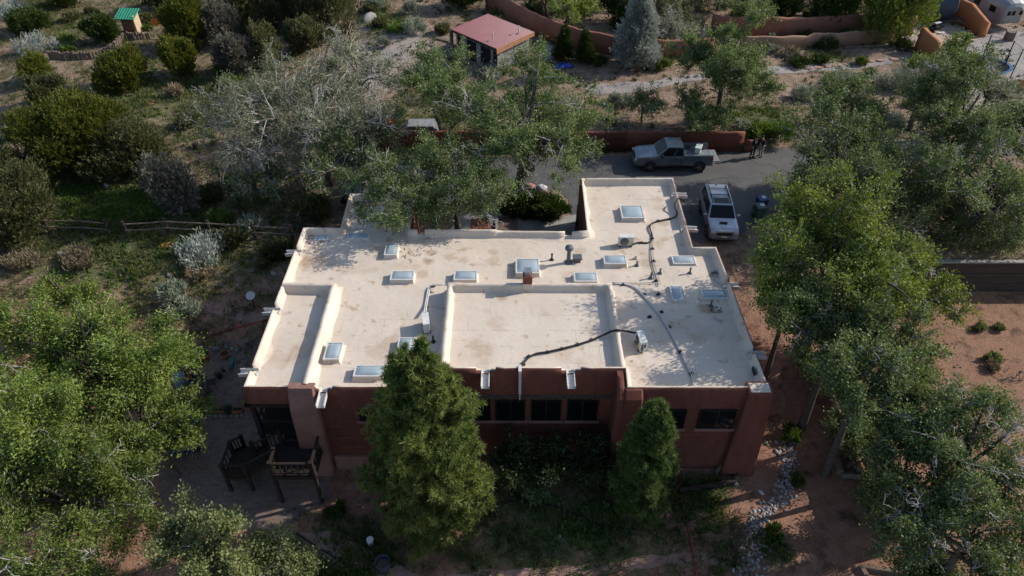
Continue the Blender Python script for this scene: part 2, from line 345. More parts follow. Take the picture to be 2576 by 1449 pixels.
# ------------------------------------------------------------------ the house
STUC = M('stucco_brown', (.165, .062, .045), (.118, .041, .030), 1.1, rough=.9, bump=.3, bscale=11, vary=.16, lo=.3, hi=.7, stretch=(1.6, 1.6, .45))
STUC_L = M('stucco_patch', (.26, .145, .118), (.215, .112, .09), 1.5, rough=.9, bump=.2, bscale=9, vary=.1)
def membrane():
    m, nt, b = new_mat('roof_membrane'); N = nt.nodes.new; L = nt.links.new
    tc = N('ShaderNodeTexCoord'); O = tc.outputs['Object']
    def noise(s, d=4, r=.55):
        n = N('ShaderNodeTexNoise'); n.inputs['Scale'].default_value = s; n.inputs['Detail'].default_value = d; n.inputs['Roughness'].default_value = r; L(O, n.inputs['Vector']); return n.outputs[0]
    def mr(src, a, c, lo, hi):
        r = N('ShaderNodeMapRange'); r.inputs[1].default_value = a; r.inputs[2].default_value = c; r.inputs[3].default_value = lo; r.inputs[4].default_value = hi; L(src, r.inputs[0]); return r.outputs[0]
    def mul(a, c, op='MULTIPLY'):
        x = N('ShaderNodeMath'); x.operation = op; L(a, x.inputs[0]); L(c, x.inputs[1]); return x.outputs[0]
    base = N('ShaderNodeValToRGB'); base.color_ramp.elements[0].position = .35; base.color_ramp.elements[1].position = .7
    base.color_ramp.elements[0].color = (.595, .512, .428, 1); base.color_ramp.elements[1].color = (.525, .445, .362, 1); L(noise(.45, 5), base.inputs[0])
    st = N('ShaderNodeMix'); st.data_type = 'RGBA'; st.inputs[7].default_value = (.36, .25, .155, 1)
    stain = mul(mr(noise(.55, 3, .5), .58, .72, 0, .75), mr(noise(5, 4, .6), .3, .7, .4, 1))
    spot = mul(mr(noise(2.2, 2, .4), .63, .73, 0, .65), mr(noise(.35, 1), .38, .5, 0, 1))
    ad = N('ShaderNodeMath'); ad.operation = 'MAXIMUM'; L(stain, ad.inputs[0]); L(spot, ad.inputs[1]); acc = ad.outputs[0]
    edge = noise(1.6, 4, .65)      # water stains where rain ponds and dries
    for (px_, py_, r_, a_) in [(785,662,.75,.9),(1210,885,.8,.5),(1245,822,.6,.4),(985,864,.8,.55),(945,885,.5,.4),(1082,634,.3,.8),(1076,657,.3,.8),(1130,645,.3,.6),(1060,690,.4,.6),(1165,650,.4,.55),(1240,650,.5,.5),(1240,632,.3,.6),(1776,774,.4,1),(1480,835,.5,.4),(1420,905,.5,.35),(1600,925,.45,.4),(1672,600,.3,.7),(1672,560,.35,.6),(1545,620,.3,.5),(1560,520,.3,.6),(1655,500,.4,.5),(830,905,.5,.4),(690,900,.5,.35),(1455,630,.35,.5),(940,620,.4,.5),(1425,900,.4,.4)]:
        q_ = at(px_, py_, 3.05); dn = N('ShaderNodeVectorMath'); dn.operation = 'DISTANCE'; L(O, dn.inputs[0]); dn.inputs[1].default_value = (q_.x, q_.y-24., 3.05)
        sc_ = N('ShaderNodeMath'); sc_.operation = 'MULTIPLY_ADD'; L(edge, sc_.inputs[0]); sc_.inputs[1].default_value = r_*2.6; sc_.inputs[2].default_value = -.25*r_
        df = N('ShaderNodeMath'); df.operation = 'SUBTRACT'; L(sc_.outputs[0], df.inputs[0]); L(dn.outputs['Value'], df.inputs[1])
        o_ = mr(df.outputs[0], -.05, .5*r_, 0, a_*.85); mx_ = N('ShaderNodeMath'); mx_.operation = 'MAXIMUM'; L(acc, mx_.inputs[0]); L(o_, mx_.inputs[1]); acc = mx_.outputs[0]
    L(acc, st.inputs[0]); L(base.outputs[0], st.inputs[6])
    br = N('ShaderNodeTexBrick'); br.inputs['Scale'].default_value = 1; br.inputs['Brick Width'].default_value = 1.9; br.inputs['Row Height'].default_value = 1.0
    br.inputs['Mortar Size'].default_value = .012; br.inputs['Mortar Smooth'].default_value = .3
    wv = N('ShaderNodeMix'); wv.data_type = 'VECTOR'; wv.inputs[0].default_value = .09
    nn = N('ShaderNodeTexNoise'); nn.inputs['Scale'].default_value = .9; nn.inputs['Detail'].default_value = 3; L(O, nn.inputs['Vector']); L(O, wv.inputs[4]); L(nn.outputs['Color'], wv.inputs[5]); L(wv.outputs[1], br.inputs['Vector'])
    seam = mul(br.outputs['Fac'], mr(noise(1.1, 4, .6), .48, .6, 0, 1))
    sv = mul(mr(seam, 0, 1, 1, .66), mr(noise(14, 4, .7), .3, .7, .95, 1.05))
    hs = N('ShaderNodeHueSaturation'); L(st.outputs[2], hs.inputs['Color']); L(sv, hs.inputs['Value']); L(hs.outputs[0], b.inputs['Base Color'])
    b.inputs['Roughness'].default_value = .6; b.inputs['Specular IOR Level'].default_value = .3
    bp = N('ShaderNodeBump'); bp.inputs['Strength'].default_value = .42; bp.inputs['Distance'].default_value = .06
    hsum = N('ShaderNodeMath'); hsum.operation = 'MULTIPLY_ADD'; L(seam, hsum.inputs[0]); hsum.inputs[1].default_value = .3; L(noise(2.6, 5, .6), hsum.inputs[2]); L(hsum.outputs[0], bp.inputs['Height']); L(bp.outputs[0], b.inputs['Normal'])
    return m
MEMB = membrane()
HO = (0., 24., 0.)
house = thing('adobe_house', 'sprawling flat roofed adobe house with cream roof and red brown stucco walls', 'house', HO)
rr = random.Random(5)
def hb(mb, name, mats, **k): return mb.build(name, mats, house, org=HO, **k)
DZ = 3.0
# outline, counter clockwise: x, y, parapet top height, wall bottom
GB = -2.9
OUT = [(-12.0,21.2,3.42,2.36),(-9.9,21.2,3.42,2.36),(-9.89,21.2,3.44,GB),(-8.72,21.2,3.44,GB),(-8.70,21.2,3.3,GB),(-8.6,21.2,3.3,GB),(-8.58,21.2,3.06,GB),(-8.22,21.2,3.06,GB),(-8.2,21.2,3.28,GB),(-8.0,21.2,3.28,GB),(-7.98,21.2,3.4,GB),(-3.2,21.2,3.4,GB),
 (-3.2,22.06,3.7,GB),(-1.62,22.06,3.7,GB),(-1.6,22.06,3.56,GB),(-1.42,22.06,3.56,GB),(-1.4,22.06,3.36,GB),(-1.0,22.06,3.36,GB),(-.98,22.06,3.56,GB),(-.75,22.06,3.56,GB),(-.73,22.06,3.7,GB),
 (2.22,22.06,3.7,GB),(2.24,22.06,3.56,GB),(2.42,22.06,3.56,GB),(2.44,22.06,3.36,GB),(2.84,22.06,3.36,GB),(2.86,22.06,3.56,GB),(3.1,22.06,3.56,GB),(3.12,22.06,3.7,GB),(5.02,22.06,3.7,GB),
 (5.02,21.16,3.42,GB),(11.45,21.15,3.42,GB),(11.45,23.35,3.42,GB),(11.45,23.37,3.1,GB),(11.45,23.75,3.1,GB),(11.45,23.77,3.42,GB),(11.45,28.45,3.42,GB),(11.45,28.47,3.1,GB),(11.45,28.85,3.1,GB),(11.45,28.87,3.42,GB),
 (11.42,31.75,3.42,GB),(10.13,31.75,3.42,GB),(10.17,33.6,3.42,GB),(10.17,33.62,3.1,GB),(10.18,33.98,3.1,GB),(10.18,34.0,3.42,GB),(10.25,37.2,3.42,GB),(10.25,37.22,3.1,GB),(10.26,37.6,3.1,GB),(10.26,37.62,3.42,GB),(10.3,39.05,3.44,GB),
 (4.3,39.0,3.44,GB),(4.2,33.32,3.42,GB),(3.45,33.32,3.36,GB),(3.43,33.32,3.1,GB),(3.05,33.32,3.1,GB),(3.03,33.32,3.36,GB),(-.85,33.38,3.38,GB),(-.87,33.38,3.46,GB),(-5.0,33.42,3.45,GB),(-5.02,33.42,3.12,GB),(-5.4,33.42,3.12,GB),(-5.42,33.42,3.44,GB),(-5.72,33.44,3.44,GB),
 (-5.85,37.15,3.44,GB),(-10.05,37.18,3.44,GB),(-9.95,33.55,3.44,GB),(-12.1,33.62,3.42,GB),(-12.08,31.7,3.42,GB),(-12.08,31.68,3.1,GB),(-12.08,31.3,3.1,GB),(-12.08,31.28,3.42,GB),
 (-12.04,26.85,3.46,GB),(-12.04,26.83,3.1,GB),(-12.04,26.45,3.1,GB),(-12.04,26.43,3.42,GB),(-12.02,25.0,3.42,GB),(-12.02,24.98,3.42,2.36),(-12.0,22.65,3.42,2.36),(-12.0,22.63,3.1,2.36),(-12.0,22.28,3.1,2.36),(-12.0,22.26,3.42,2.36)]
def loop_profile(out):
    pts = []; n = len(out)
    for i in range(n):
        a, b = out[i], out[(i+1) % n]; d = math.hypot(b[0]-a[0], b[1]-a[1]); k = max(1, int(d/.4))
        for j in range(k):
            t = j/k; pts.append([a[q]+(b[q]-a[q])*t for q in range(3)]+[a[3], j == 0])
    m = len(pts); nrm = []
    for i in range(m):
        p0, p, p1 = Vector(pts[i-1][:2]), Vector(pts[i][:2]), Vector(pts[(i+1) % m][:2])
        t0, t1 = (p-p0).normalized(), (p1-p).normalized(); n0, n1 = Vector((-t0.y, t0.x)), Vector((-t1.y, t1.x)); b = (n0+n1)
        b = b.normalized(); nrm.append(b/max(.35, b.dot(n0)))
    return pts, nrm
pts, nrm = loop_profile(OUT)
wall, cap = MB(), MB()
wr, cr_ = [], []
for p, nn in zip(pts, nrm):
    x, y, zt, zb = p[:4]; j = rr.uniform(-.012, .012); zt += rr.uniform(-.012, .012); q = rr.uniform(-.02, .02)
    P = lambda d, z: (x+nn.x*d, y+nn.y*d, z)
    wr.append([P(-.10 if zb < 0 else 0, zb), P(-.02, .5 if zb < 0 else zb+.3), P(0, 2.4 if zb < 0 else zb+.5), P(j, zt-.2), P(.02+j, zt-.1), P(.06, zt-.03), P(.10, zt)])
    dz = DZ if not (-3.1 < x < 5.0 and 21.9 < y < 22.2) else 3.3
    zi = max(dz+.02, zt-.12)
    cr_.append([P(.10, zt), P(.15, zt+.004), P(.21, zt-.03), P(.245+q*.6, zi), P(.28+q*.6, min(zi-.01, dz+.12)), P(.38+q, dz-.004), P(.8, dz-.03)])
def ribbon(mb, rows):
    n = len(rows); k = len(rows[0]); b = len(mb.v)
    for r in rows: mb.v += r
    for i in range(n):
        for j in range(k-1):
            a0, a1 = b+i*k+j, b+((i+1) % n)*k+j
            mb.f.append((a0, a1, a1+1, a0+1)); mb.mi.append(0)
ribbon(wall, wr); ribbon(cap, cr_)
# outer wall with front window openings is closed by deep set windows; buttresses below
hb(wall, 'wall', STUC, smooth=True)
hb(cap, 'parapet', MEMB, smooth=True)
def deckz(x, y): return DZ+.012*math.sin(x*1.7+y)+.012*math.sin(y*2.3-x*.6)+.03*math.exp(-((x+6.15)/.12)**2)*(28.5 < y < 33.2)
inner = []
for p, nn in zip(pts, nrm):
    if p[4]: inner.append((p[0]+nn.x*.3, p[1]+nn.y*.3))
dk = sheet('roof_deck', inner, MEMB, lambda x, y: deckz(x, y)-HO[2], .5, kind=None); dk.parent = house
for v in dk.data.vertices: v.co.y -= HO[1]
# raised centre section and partition parapets
mb = MB(); mb.prism([(-3.1,22.2),(4.95,22.2),(4.95,28.05),(-3.15,28.1)], DZ-.05, 3.3); hb(mb, 'raised_deck', MEMB)
def ridge(name, line, z0l, z0r, zt, wl=.16, wr_=.16, fl=.25, fr=.25):
    "partition parapet swept along line; fl / fr are the flares of its left and right foot"
    ps = []
    for i in range(len(line)-1):
        a, b = Vector(line[i]), Vector(line[i+1]); k = max(1, int((b-a).length/.4))
        for j in range(k): ps.append(a.lerp(b, j/k))
    ps.append(Vector(line[-1])); rows = []; m = len(ps)
    for i, p in enumerate(ps):
        t0 = (p-ps[i-1]).normalized() if i else (ps[1]-p).normalized(); t1 = (ps[i+1]-p).normalized() if i < m-1 else t0
        n0, n1 = Vector((-t0.y, t0.x)), Vector((-t1.y, t1.x)); b = (n0+n1).normalized(); b = b/max(.4, b.dot(n0)); j = rr.uniform(-.015, .015); z = zt+rr.uniform(-.012, .012)
        Q = lambda d, zz: (p.x+b.x*(d+j), p.y+b.y*(d+j), zz)
        rows.append([Q(wl+fl, z0l-.02), Q(wl+fl*.4, z0l+.06), Q(wl+.03, z0l+.18), Q(wl, z-.07), Q(wl*.6, z), Q(-wr_*.6, z), Q(-wr_, z-.07), Q(-wr_-.03, z0r+.2), Q(-wr_-fr*.4, z0r+.06), Q(-wr_-fr, z0r-.02)])
    mb = MB(); mb.loft(rows, close=False); return hb(mb, name, MEMB, smooth=True, fix=True)
ridge('parapet', [(-3.15,22.25),(-3.2,28.13),(5.03,28.08),(5.0,22.2)][::-1], DZ, 3.3, 3.70, wl=.125, wr_=.125, fl=.2, fr=.15) if False else ridge('parapet', [(-3.15,22.25),(-3.2,28.13),(5.03,28.08),(5.0,22.2)], DZ, 3.3, 3.70, wl=.125, wr_=.125, fl=.2, fr=.15)
ridge('parapet', [(-11.9,28.36),(-9.25,28.3),(-9.2,21.4)], DZ, DZ, 3.52, wl=.13, wr_=.13, fl=.36, fr=.12)
# buttresses on the front
def buttress(x0, x1, yb, prof, mat, name='buttress', side=0):
    "prof: list of (y, z) from the top front downwards"
    mb = MB(); rows = []
    for (y, z, e) in prof:
        rows.append([(x0-e, yb, z), (x0-e, y+.08, z), (x0-e+.08, y, z), (x1+e-.08, y, z), (x1+e, y+.08, z), (x1+e, yb, z)])
    mb.loft(rows, close=True); return hb(mb, name, mat, fix=True)
buttress(-9.93, -8.76, 21.5, [(21.3,3.46,0),(21.16,3.45,0),(20.93,2.85,.02),(20.78,2.3,.03),(20.7,-.15,.06),(20.62,-2.6,.1)], STUC_L)
buttress(5.0, 5.8, 21.35, [(21.24,3.39,0),(21.12,3.36,0),(20.86,3.02,.02),(20.82,2.0,.05),(20.72,-2.6,.14)], STUC)
buttress(4.72, 4.99, 22.08, [(21.7,3.62,0),(21.2,3.40,0),(20.88,3.0,.02),(20.84,2.0,.05),(20.74,-2.6,.12)], STUC)
buttress(10.45, 11.5, 21.6, [(21.2,3.44,0),(20.86,3.42,0),(20.80,3.3,.01),(20.74,1.6,.1),(20.62,-2.6,.3)], STUC)
mb = MB(); mb.span((10.52,20.95,3.40),(11.40,21.5,3.455), ch=.02); hb(mb, 'parapet', MEMB)
# canales (roof drains)
CAN = M('canale_metal', (.62, .60, .57), (.5, .48, .45), 6, rough=.5)
def canale(x, y, z, dx, dy, L=.75):
    mb = MB(); d = Vector((dx, dy, 0)); s = Vector((-dy, dx, 0)); p0 = Vector((x, y, z))-d*.35; p1 = Vector((x, y, z-.06))+d*L
    mb.beam(p0, p1, .34, .03); mb.beam(p0+s*.17+Vector((0, 0, .08)), p1+s*.17+Vector((0, 0, .08)), .035, .19); mb.beam(p0-s*.17+Vector((0, 0, .08)), p1-s*.17+Vector((0, 0, .08)), .035, .19)
    hb(mb, 'canale', CAN)
for a in [(-8.4,21.2,3.03,0,-1),(-1.2,22.06,3.33,0,-1),(2.64,22.06,3.33,0,-1),(11.45,23.56,3.06,1,0,.5),(11.45,28.66,3.06,1,0,.5),(10.18,33.8,3.06,1,0,.6),(10.25,37.4,3.06,1,0,.6),(-12.0,22.46,3.06,-1,0,.5),(-12.04,26.64,3.06,-1,0,.5),(-12.08,31.5,3.06,-1,0,.5)]: canale(*a)
# windows
def glass_mat():
    m, nt, b = new_mat('window_glass'); b.inputs['Base Color'].default_value = (.006, .007, .008, 1); b.inputs['Roughness'].default_value = .04; b.inputs['Specular IOR Level'].default_value = .6
    N = nt.nodes.new; n = N('ShaderNodeTexNoise'); n.inputs['Scale'].default_value = 1.5; bp = N('ShaderNodeBump'); bp.inputs['Strength'].default_value = .03
    nt.links.new(n.outputs[0], bp.inputs['Height']); nt.links.new(bp.outputs[0], b.inputs['Normal']); return m
GLASS = glass_mat()
WFR = M('window_frame_bronze', (.02, .018, .016), rough=.5)
def window(x0, x1, z0, z1, y, sill=True):
    mb = MB(); t = .05
    mb.span((x0, y-.07, z0), (x1, y+.03, z0+t)); mb.span((x0, y-.07, z1-t), (x1, y+.03, z1)); mb.span((x0, y-.07, z0+t), (x0+t, y+.03, z1-t)); mb.span((x1-t, y-.07, z0+t), (x1, y+.03, z1-t))
    xm = (x0+x1)/2; mb.span((xm-.03, y-.07, z0+t), (xm+.03, y+.03, z1-t)); f = hb(mb, 'window', WFR)
    for (a, b, o) in ((x0+t, xm-.03, 0), (xm+.03, x1-t, .02)):
        g = MB(); g.span((a, y-.035-o, z0+t), (b, y-.02-o, z1-t)); g.build('pane', GLASS, f, org=HO)
    if sill:
        s = MB(); s.span((x0-.12, y-.12, z0-.16), (x1+.12, y+.03, z0-.003), ch=.03); s.build('sill', STUC_L, f, org=HO)
for a, b in ((-2.35,-1.0),(-.78,.63),(.9,2.32),(2.6,4.05)): window(a, b, .28, 1.72, 22.02)
mb = MB()
for k in range(46):
    x = -3.0+k*.172; mb.span((x, 21.93-rr.uniform(0, .05), 1.86), (x+.12, 22.1, 1.95+rr.uniform(0, .03)))
mb.span((-3.05,21.97,1.95),(4.95,22.1,2.02)); hb(mb, 'lintel', M('weathered_wood', (.10, .075, .06), (.06, .045, .035), 4, stretch=(1, 1, 8)))
window(6.35, 7.95, .82, 2.1, 21.11); window(8.55, 10.22, .82, 2.1, 21.11); window(-7.0, -5.45, 1.3, 2.0, 21.15)
# faint repaired crack lines on the front stucco
mb = MB()
for (x, z, dx, dz) in [(6.0,.3,1.6,.08),(7.6,.34,1.5,.05),(9.3,.15,.9,-.08),(6.6,-.4,1.2,.02),(7.9,.3,-.25,-.9),(8.8,-.2,-.5,-.9),(7.2,-.8,1.2,.2),(10.7,1.2,.5,.03),(10.65,.55,.8,.02),(10.8,.1,.5,.03),(10.7,-.8,.6,.0),(-8.3,1.7,.5,.08),(-7.9,1.3,.6,.04),(-8.5,.9,.5,.02),(-8.5,.1,1.6,.02),(-8.1,-.55,1.2,.02),(-1.5,-.1,2.2,.1),(1.6,-.15,2.0,.05)]:
    y = 21.10 if x < 10.4 else 20.70
    if -3.2 < x < 5: y = 22.0
    ps = [(x+dx*t/5, y-.004-(.02 if z+dz*t/5 < .5 else 0)-(.10*(max(0, .5-z-dz*t/5)/3.4)) , z+dz*t/5+rr.uniform(-.02, .02)) for t in range(6)]
    mb.tube(ps, .008, 4)
hb(mb, 'stucco_crack', STUC_L)['kind'] = 'stuff'
mb = MB(); mb.span((-8.6,20.98,-2.6),(-3.4,21.15,-1.25), ch=.04); hb(mb, 'plinth', STUC_L)
# porch recess
DW = M('dark_porch_wood', (.028, .020, .016), (.018, .013, .011), 5, rough=.8, stretch=(1, 1, 6), vary=.3)
mb = MB(); mb.span((-12.05,21.12,2.22),(-9.95,21.5,2.36)); mb.span((-12.1,21.12,2.22),(-11.8,24.9,2.36)); mb.span((-11.9,21.6,2.37),(-9.9,24.95,2.42)); hb(mb, 'porch_ceiling', DW)
mb = MB(); mb.span((-9.88,21.45,-2.6),(-9.7,25.0,2.5)); mb.span((-12.0,25.0,-2.6),(-9.7,25.2,2.5)); hb(mb, 'porch_wall', STUC)
mb = MB(); mb.span((-12.05,21.3,.05),(-9.9,25,.18)); hb(mb, 'porch_floor', DW)
mb = MB(); mb.span((-11.3,24.93,.18),(-10.4,25.02,2.2)); hb(mb, 'door', M('porch_door', (.05, .035, .025)))
for (x, y) in ((-11.85,21.35),(-11.85,24.7)):
    mb = MB(); mb.span((x-.1, y-.1, -2.6), (x+.1, y+.1, 2.22)); hb(mb, 'porch_post', DW)
mb = MB(); mb.span((-11.75,21.3,.95),(-10.1,21.42,1.03)); mb.span((-11.75,21.33,.3),(-10.1,21.4,.36)); mb.span((-11.92,21.45,.95),(-11.8,24.6,1.03))
for k in range(8): mb.span((-11.6+k*.2,21.34,.36),(-11.56+k*.2,21.38,.95)); mb.span((-11.88,21.6+k*.4,.2),(-11.83,21.66+k*.4,.95))
hb(mb, 'porch_railing', DW)
# skylights
def dome_mat():
    m, nt, b = new_mat('skylight_dome'); b.inputs['Base Color'].default_value = (.30, .36, .39, 1); b.inputs['Roughness'].default_value = .12; b.inputs['Specular IOR Level'].default_value = .9
    N = nt.nodes.new; tc = N('ShaderNodeTexCoord'); n = N('ShaderNodeTexNoise'); n.inputs['Scale'].default_value = 3; nt.links.new(tc.outputs['Object'], n.inputs['Vector'])
    r = N('ShaderNodeMapRange'); r.inputs[3].default_value = .1; r.inputs[4].default_value = .35; nt.links.new(n.outputs[0], r.inputs[0]); nt.links.new(r.outputs[0], b.inputs['Roughness']); return m
DOME = dome_mat(); SKF = M('skylight_frame', (.60, .59, .57), (.5, .49, .47), 5, rough=.45)
def skylight(cx, cy, wx, wy, z0=DZ, h=.28, flat=False, rz=0):
    c = at(cx, cy, z0+h); R = Matrix.Rotation(rz, 3, 'Z')
    mb = MB()
    def rect(hx, hy, z): return [c+R @ Vector((sx*hx, sy*hy, 0))+Vector((0, 0, z-h)) for sx, sy in ((-1,-1),(1,-1),(1,1),(-1,1))]
    hx, hy = wx/2, wy/2
    mb.loft([rect(hx+.12, hy+.12, -.01), rect(hx+.03, hy+.03, .07), rect(hx, hy, h-.05)], cap=False); cu = hb(mb, 'skylight', MEMB)
    fr = MB(); fr.loft([rect(hx+.01, hy+.01, h-.09), rect(hx+.03, hy+.03, h-.07), rect(hx+.03, hy+.03, h), rect(hx-.035, hy-.035, h), rect(hx-.035, hy-.035, h-.04)], cap=False); fr.build('frame', SKF, cu, org=HO)
    dm = MB(); n = 8; rows = []
    for i in range(n+1):
        row = []
        for j in range(n+1):
            a, b = i/n*2-1, j/n*2-1; zz = (1-a**4)*(1-b**4)*(.10 if not flat else .05)
            row.append(c+R @ Vector((a*(hx-.03), b*(hy-.03), zz-.03)))
        rows.append(row)
    dm.loft(rows, close=False); dm.build('dome', DOME, cu, org=HO, smooth=True, fix=True)
for s in [(985,626,.66,1.05),(1012,692,1.18,.72),(1171,692,1.18,.72),(1327,668,1.22,1.22),(1473,696,1.18,.72),(1547,652,1.18,.72),(1590,532,1.28,1.28),(838,882,.7,1.08),(928,932,1.3,.66),
          (1020,868,.7,1.0)]: skylight(*s)
for s in [(1720,653,1.2,.66),(1705,737,.64,1.12),(1798,739,1.24,.66)]: skylight(*s, h=.14)
skylight(809,596,.66,.5,h=.1,flat=True); skylight(901,592,1.2,.5,h=.1,flat=True)
# chimney, vents
mb = MB(); c = (.80, 28.25)
mb.span((c[0]-.24,c[1]-.3,3.2),(c[0]+.24,c[1]+.2,4.25), ch=.03); ch = hb(mb, 'chimney', M('chimney_brick', (.20, .07, .045), (.15, .05, .035), 3, bump=.3, bscale=12))
mb = MB(); mb.span((c[0]-.25,c[1]-.31,3.25),(c[0]+.25,c[1]+.21,3.8), ch=.03); mb.build('flashing', MEMB, ch, org=HO)
mb = MB(); mb.span((c[0]-.17,c[1]-.2,4.25),(c[0]+.17,c[1]+.12,4.32)); mb.span((c[0]-.13,c[1]-.16,4.32),(c[0]+.13,c[1]+.08,4.5)); mb.prism([(c[0]-.19,c[1]-.23),(c[0]+.19,c[1]-.23),(c[0]+.19,c[1]+.15),(c[0]-.19,c[1]+.15)], 4.5, 4.54)
mb.build('chimney_cap', M('galvanised_metal', (.36, .37, .38), (.28, .29, .3), 5, rough=.4, metal=.7), ch, org=HO)
GALV = _m['galvanised_metal']; PVC = M('vent_grey', (.10, .115, .13), (.08, .09, .1), 5, rough=.5)
p = at(1430,660,DZ); mb = MB(); mb.lathe([(.11,-.02),(.11,.85),(.12,.86),(.12,.9)], p, 14); mb.lathe([(.1,.88),(.22,.9),(.24,.98),(.2,1.08),(.1,1.14),(.01,1.16)], p, 16); mb.lathe([(.22,-.01),(.13,.14)], p, 14, cap=False); hb(mb, 'roof_vent', PVC, smooth=False)
p = at(1452,656,DZ); mb = MB(); mb.box(p+Vector((0,0,.1)), (.34,.34,.24)); mb.box(p+Vector((0,0,.25)), (.5,.46,.12), ch=.03); hb(mb, 'roof_vent', PVC)
BLK = M('black_rubber', (.025, .024, .024), rough=.6)
for (x, y, h, kind) in [(1388,654,.35,1),(1602,668,.2,0),(1600,650,.12,2),(1637,700,.3,0),(1660,688,.25,0),(1735,688,.3,0),(1788,770,.3,0),(1090,860,.3,1)]:
    p = at(x, y, DZ); mb = MB(); mb.lathe([(.045,-.02),(.045,h),(.06,h),(.06,h+.08)], p, 8); mb.lathe([(.14,-.01),(.06,.12)], p, 10, cap=False); hb(mb, 'pipe_vent', BLK if kind == 1 else MEMB if kind == 2 else PVC)
# parapet grille on the right edge
for (px_, py_) in ((1892,934),): 
    p = at(px_, py_, 3.2); mb = MB(); mb.span((11.02,p.y-.2,3.12),(11.1,p.y+.2,3.32)); hb(mb, 'grille', BLK)
# ------------------------------------------------------------------ things on the roof
ACW = M('condenser_white', (.62, .62, .60), (.52, .52, .5), 4, rough=.45); DARKM = M('dark_metal', (.03, .032, .035), rough=.5); FINM = M('condenser_fins', (.07, .10, .11), (.05, .07, .08), 20, rough=.5)
def condenser(label, loc, rz):
    t = thing('air_conditioner', label, 'air conditioner', loc, rz, 'condensers on the roof')
    mb = MB(); mb.box((0, 0, .36), (.84, .32, .56), ch=.02); mb.build('casing', ACW, t)
    mb = MB(); mb.box((0, 0, .655), (.86, .34, .03), ch=.008); mb.build('top_cover', ACW, t)
    mb = MB(); mb.box((-.3, 0, .05), (.08, .42, .1)); mb.box((.3, 0, .05), (.08, .42, .1)); mb.build('foot_rail', BLK, t)
    mb = MB(); mb.lathe([(.0, -.165), (.235, -.165), (.25, -.175), (.25, -.15)], (-.1, 0, .37), 20, ax='Y'); g = mb.build('fan_grille', DARKM, t)
    mb = MB()
    for k in range(5): mb.lathe([(.04+.045*k, -.182), (.055+.045*k, -.186), (.055+.045*k, -.176)], (-.1, 0, .37), 20, ax='Y', cap=False)
    mb.build('guard_ring', GALV, g)
    mb = MB(); mb.box((.28, -.166, .3), (.14, .008, .12)); mb.build('warning_sticker', M('yellow_sticker', (.75, .6, .08)), t)
    mb = MB(); mb.box((0, .163, .36), (.74, .01, .46)); mb.build('coil_fins', FINM, t)
    mb = MB()
    for i in range(2):
        for j in range(7): mb.box((.423, -.065+i*.13, .16+j*.062), (.012, .1, .042))
    mb.build('side_louver', DARKM, t)
    mb = MB(); mb.box((.445, .05, .2), (.05, .12, .2), ch=.01); mb.build('valve_cover', ACW, t)
    return t
condenser('white condenser with its round fan facing the front, on the garage wing roof', at(1573, 617, DZ), 0)
condenser('white condenser standing beside the left parapet of the raised middle roof', at(1073, 826, DZ), rad(100))
condenser('white condenser at the end of the thick black line, right of the raised middle roof', at(1611, 872, DZ), rad(-84))
CAB = M('cable_black', (.016, .015, .015), rough=.7); CABW = M('conduit_white', (.6, .59, .57), (.5, .49, .47), 6, rough=.5); CABG = M('conduit_grey', (.33, .33, .33), (.26, .26, .26), 6, rough=.45, metal=.4)
def line(name, label, pts, r, mat, blocks=(), off=(0,)):
    P = []
    for q in pts:
        z = q[2] if len(q) > 2 else DZ+.07; P.append(at(q[0], q[1], z))
    t = thing(name, label, 'pipe', P[0])
    S = []
    for i in range(len(P)-1):
        for k in range(4): S.append(P[i].lerp(P[i+1], k/4))
    S.append(P[-1])
    for _ in range(2): S = [S[0]]+[(S[i-1]+S[i]*2+S[i+1])/4 for i in range(1, len(S)-1)]+[S[-1]]
    for o in off:
        mb = MB(); mb.tube([p+Vector((o, o*.3, 0)) for p in S], r, 6); mb.build('run', mat, t, org=P[0], smooth=True)
    for b in blocks:
        c = at(b[0], b[1], (b[2] if len(b) > 2 else DZ)+.04); mb = MB(); mb.box(c, (.2, .13, .08), rz=rad(20), ch=.01); mb.box(c+Vector((0, 0, .06)), (.05, .14, .05)); mb.build('support_block', BLK, t, org=P[0])
    return t
line('refrigerant_line', 'thick black refrigerant line from the garage roof condenser over the right garage parapet', [(1590,615,3.2),(1605,609),(1630,612),(1641,604),(1641,590),(1634,574),(1636,564),(1650,557),(1680,551),(1700,546),(1704,536,3.2),(1698,522,3.3),(1698,510,3.45),(1706,498,3.5),(1716,499,3.42),(1722,508,3.1)], .045, CAB, [(1613,611),(1641,600),(1655,556),(1684,551)])
line('conduit', 'pair of thin grey conduits running front to back beside the garage condenser line', [(1641,602),(1640,620),(1641,645),(1645,670),(1652,692),(1660,716)], .018, CABG, [(1641,626),(1644,657),(1651,706),(1656,740)], off=(-.05, .05))
line('conduit', 'thin grey conduit along the back of the raised middle roof', [(1540,711),(1580,712),(1620,712),(1652,711)], .018, CABG, [(1568,716)])
line('conduit', 'long pair of white conduits crossing the right roof diagonally down to the front edge', [(1542,713),(1575,714),(1600,722),(1622,746),(1645,774),(1664,795),(1682,826),(1702,862),(1718,890),(1732,922),(1744,950),(1750,978,3.2)], .03, CABW, [(1620,741),(1664,785),(1683,823),(1712,885),(1739,940),(1634,797)], off=(-.035, .035))
line('refrigerant_line', 'white pipe from the left condenser up to the corner of the raised parapet', [(1118,716,3.4),(1100,717,3.3),(1084,718),(1078,728),(1075,748),(1071,768),(1069,786,3.3)], .035, CABW, [(1090,720),(1072,772)], off=(-.04, .04))
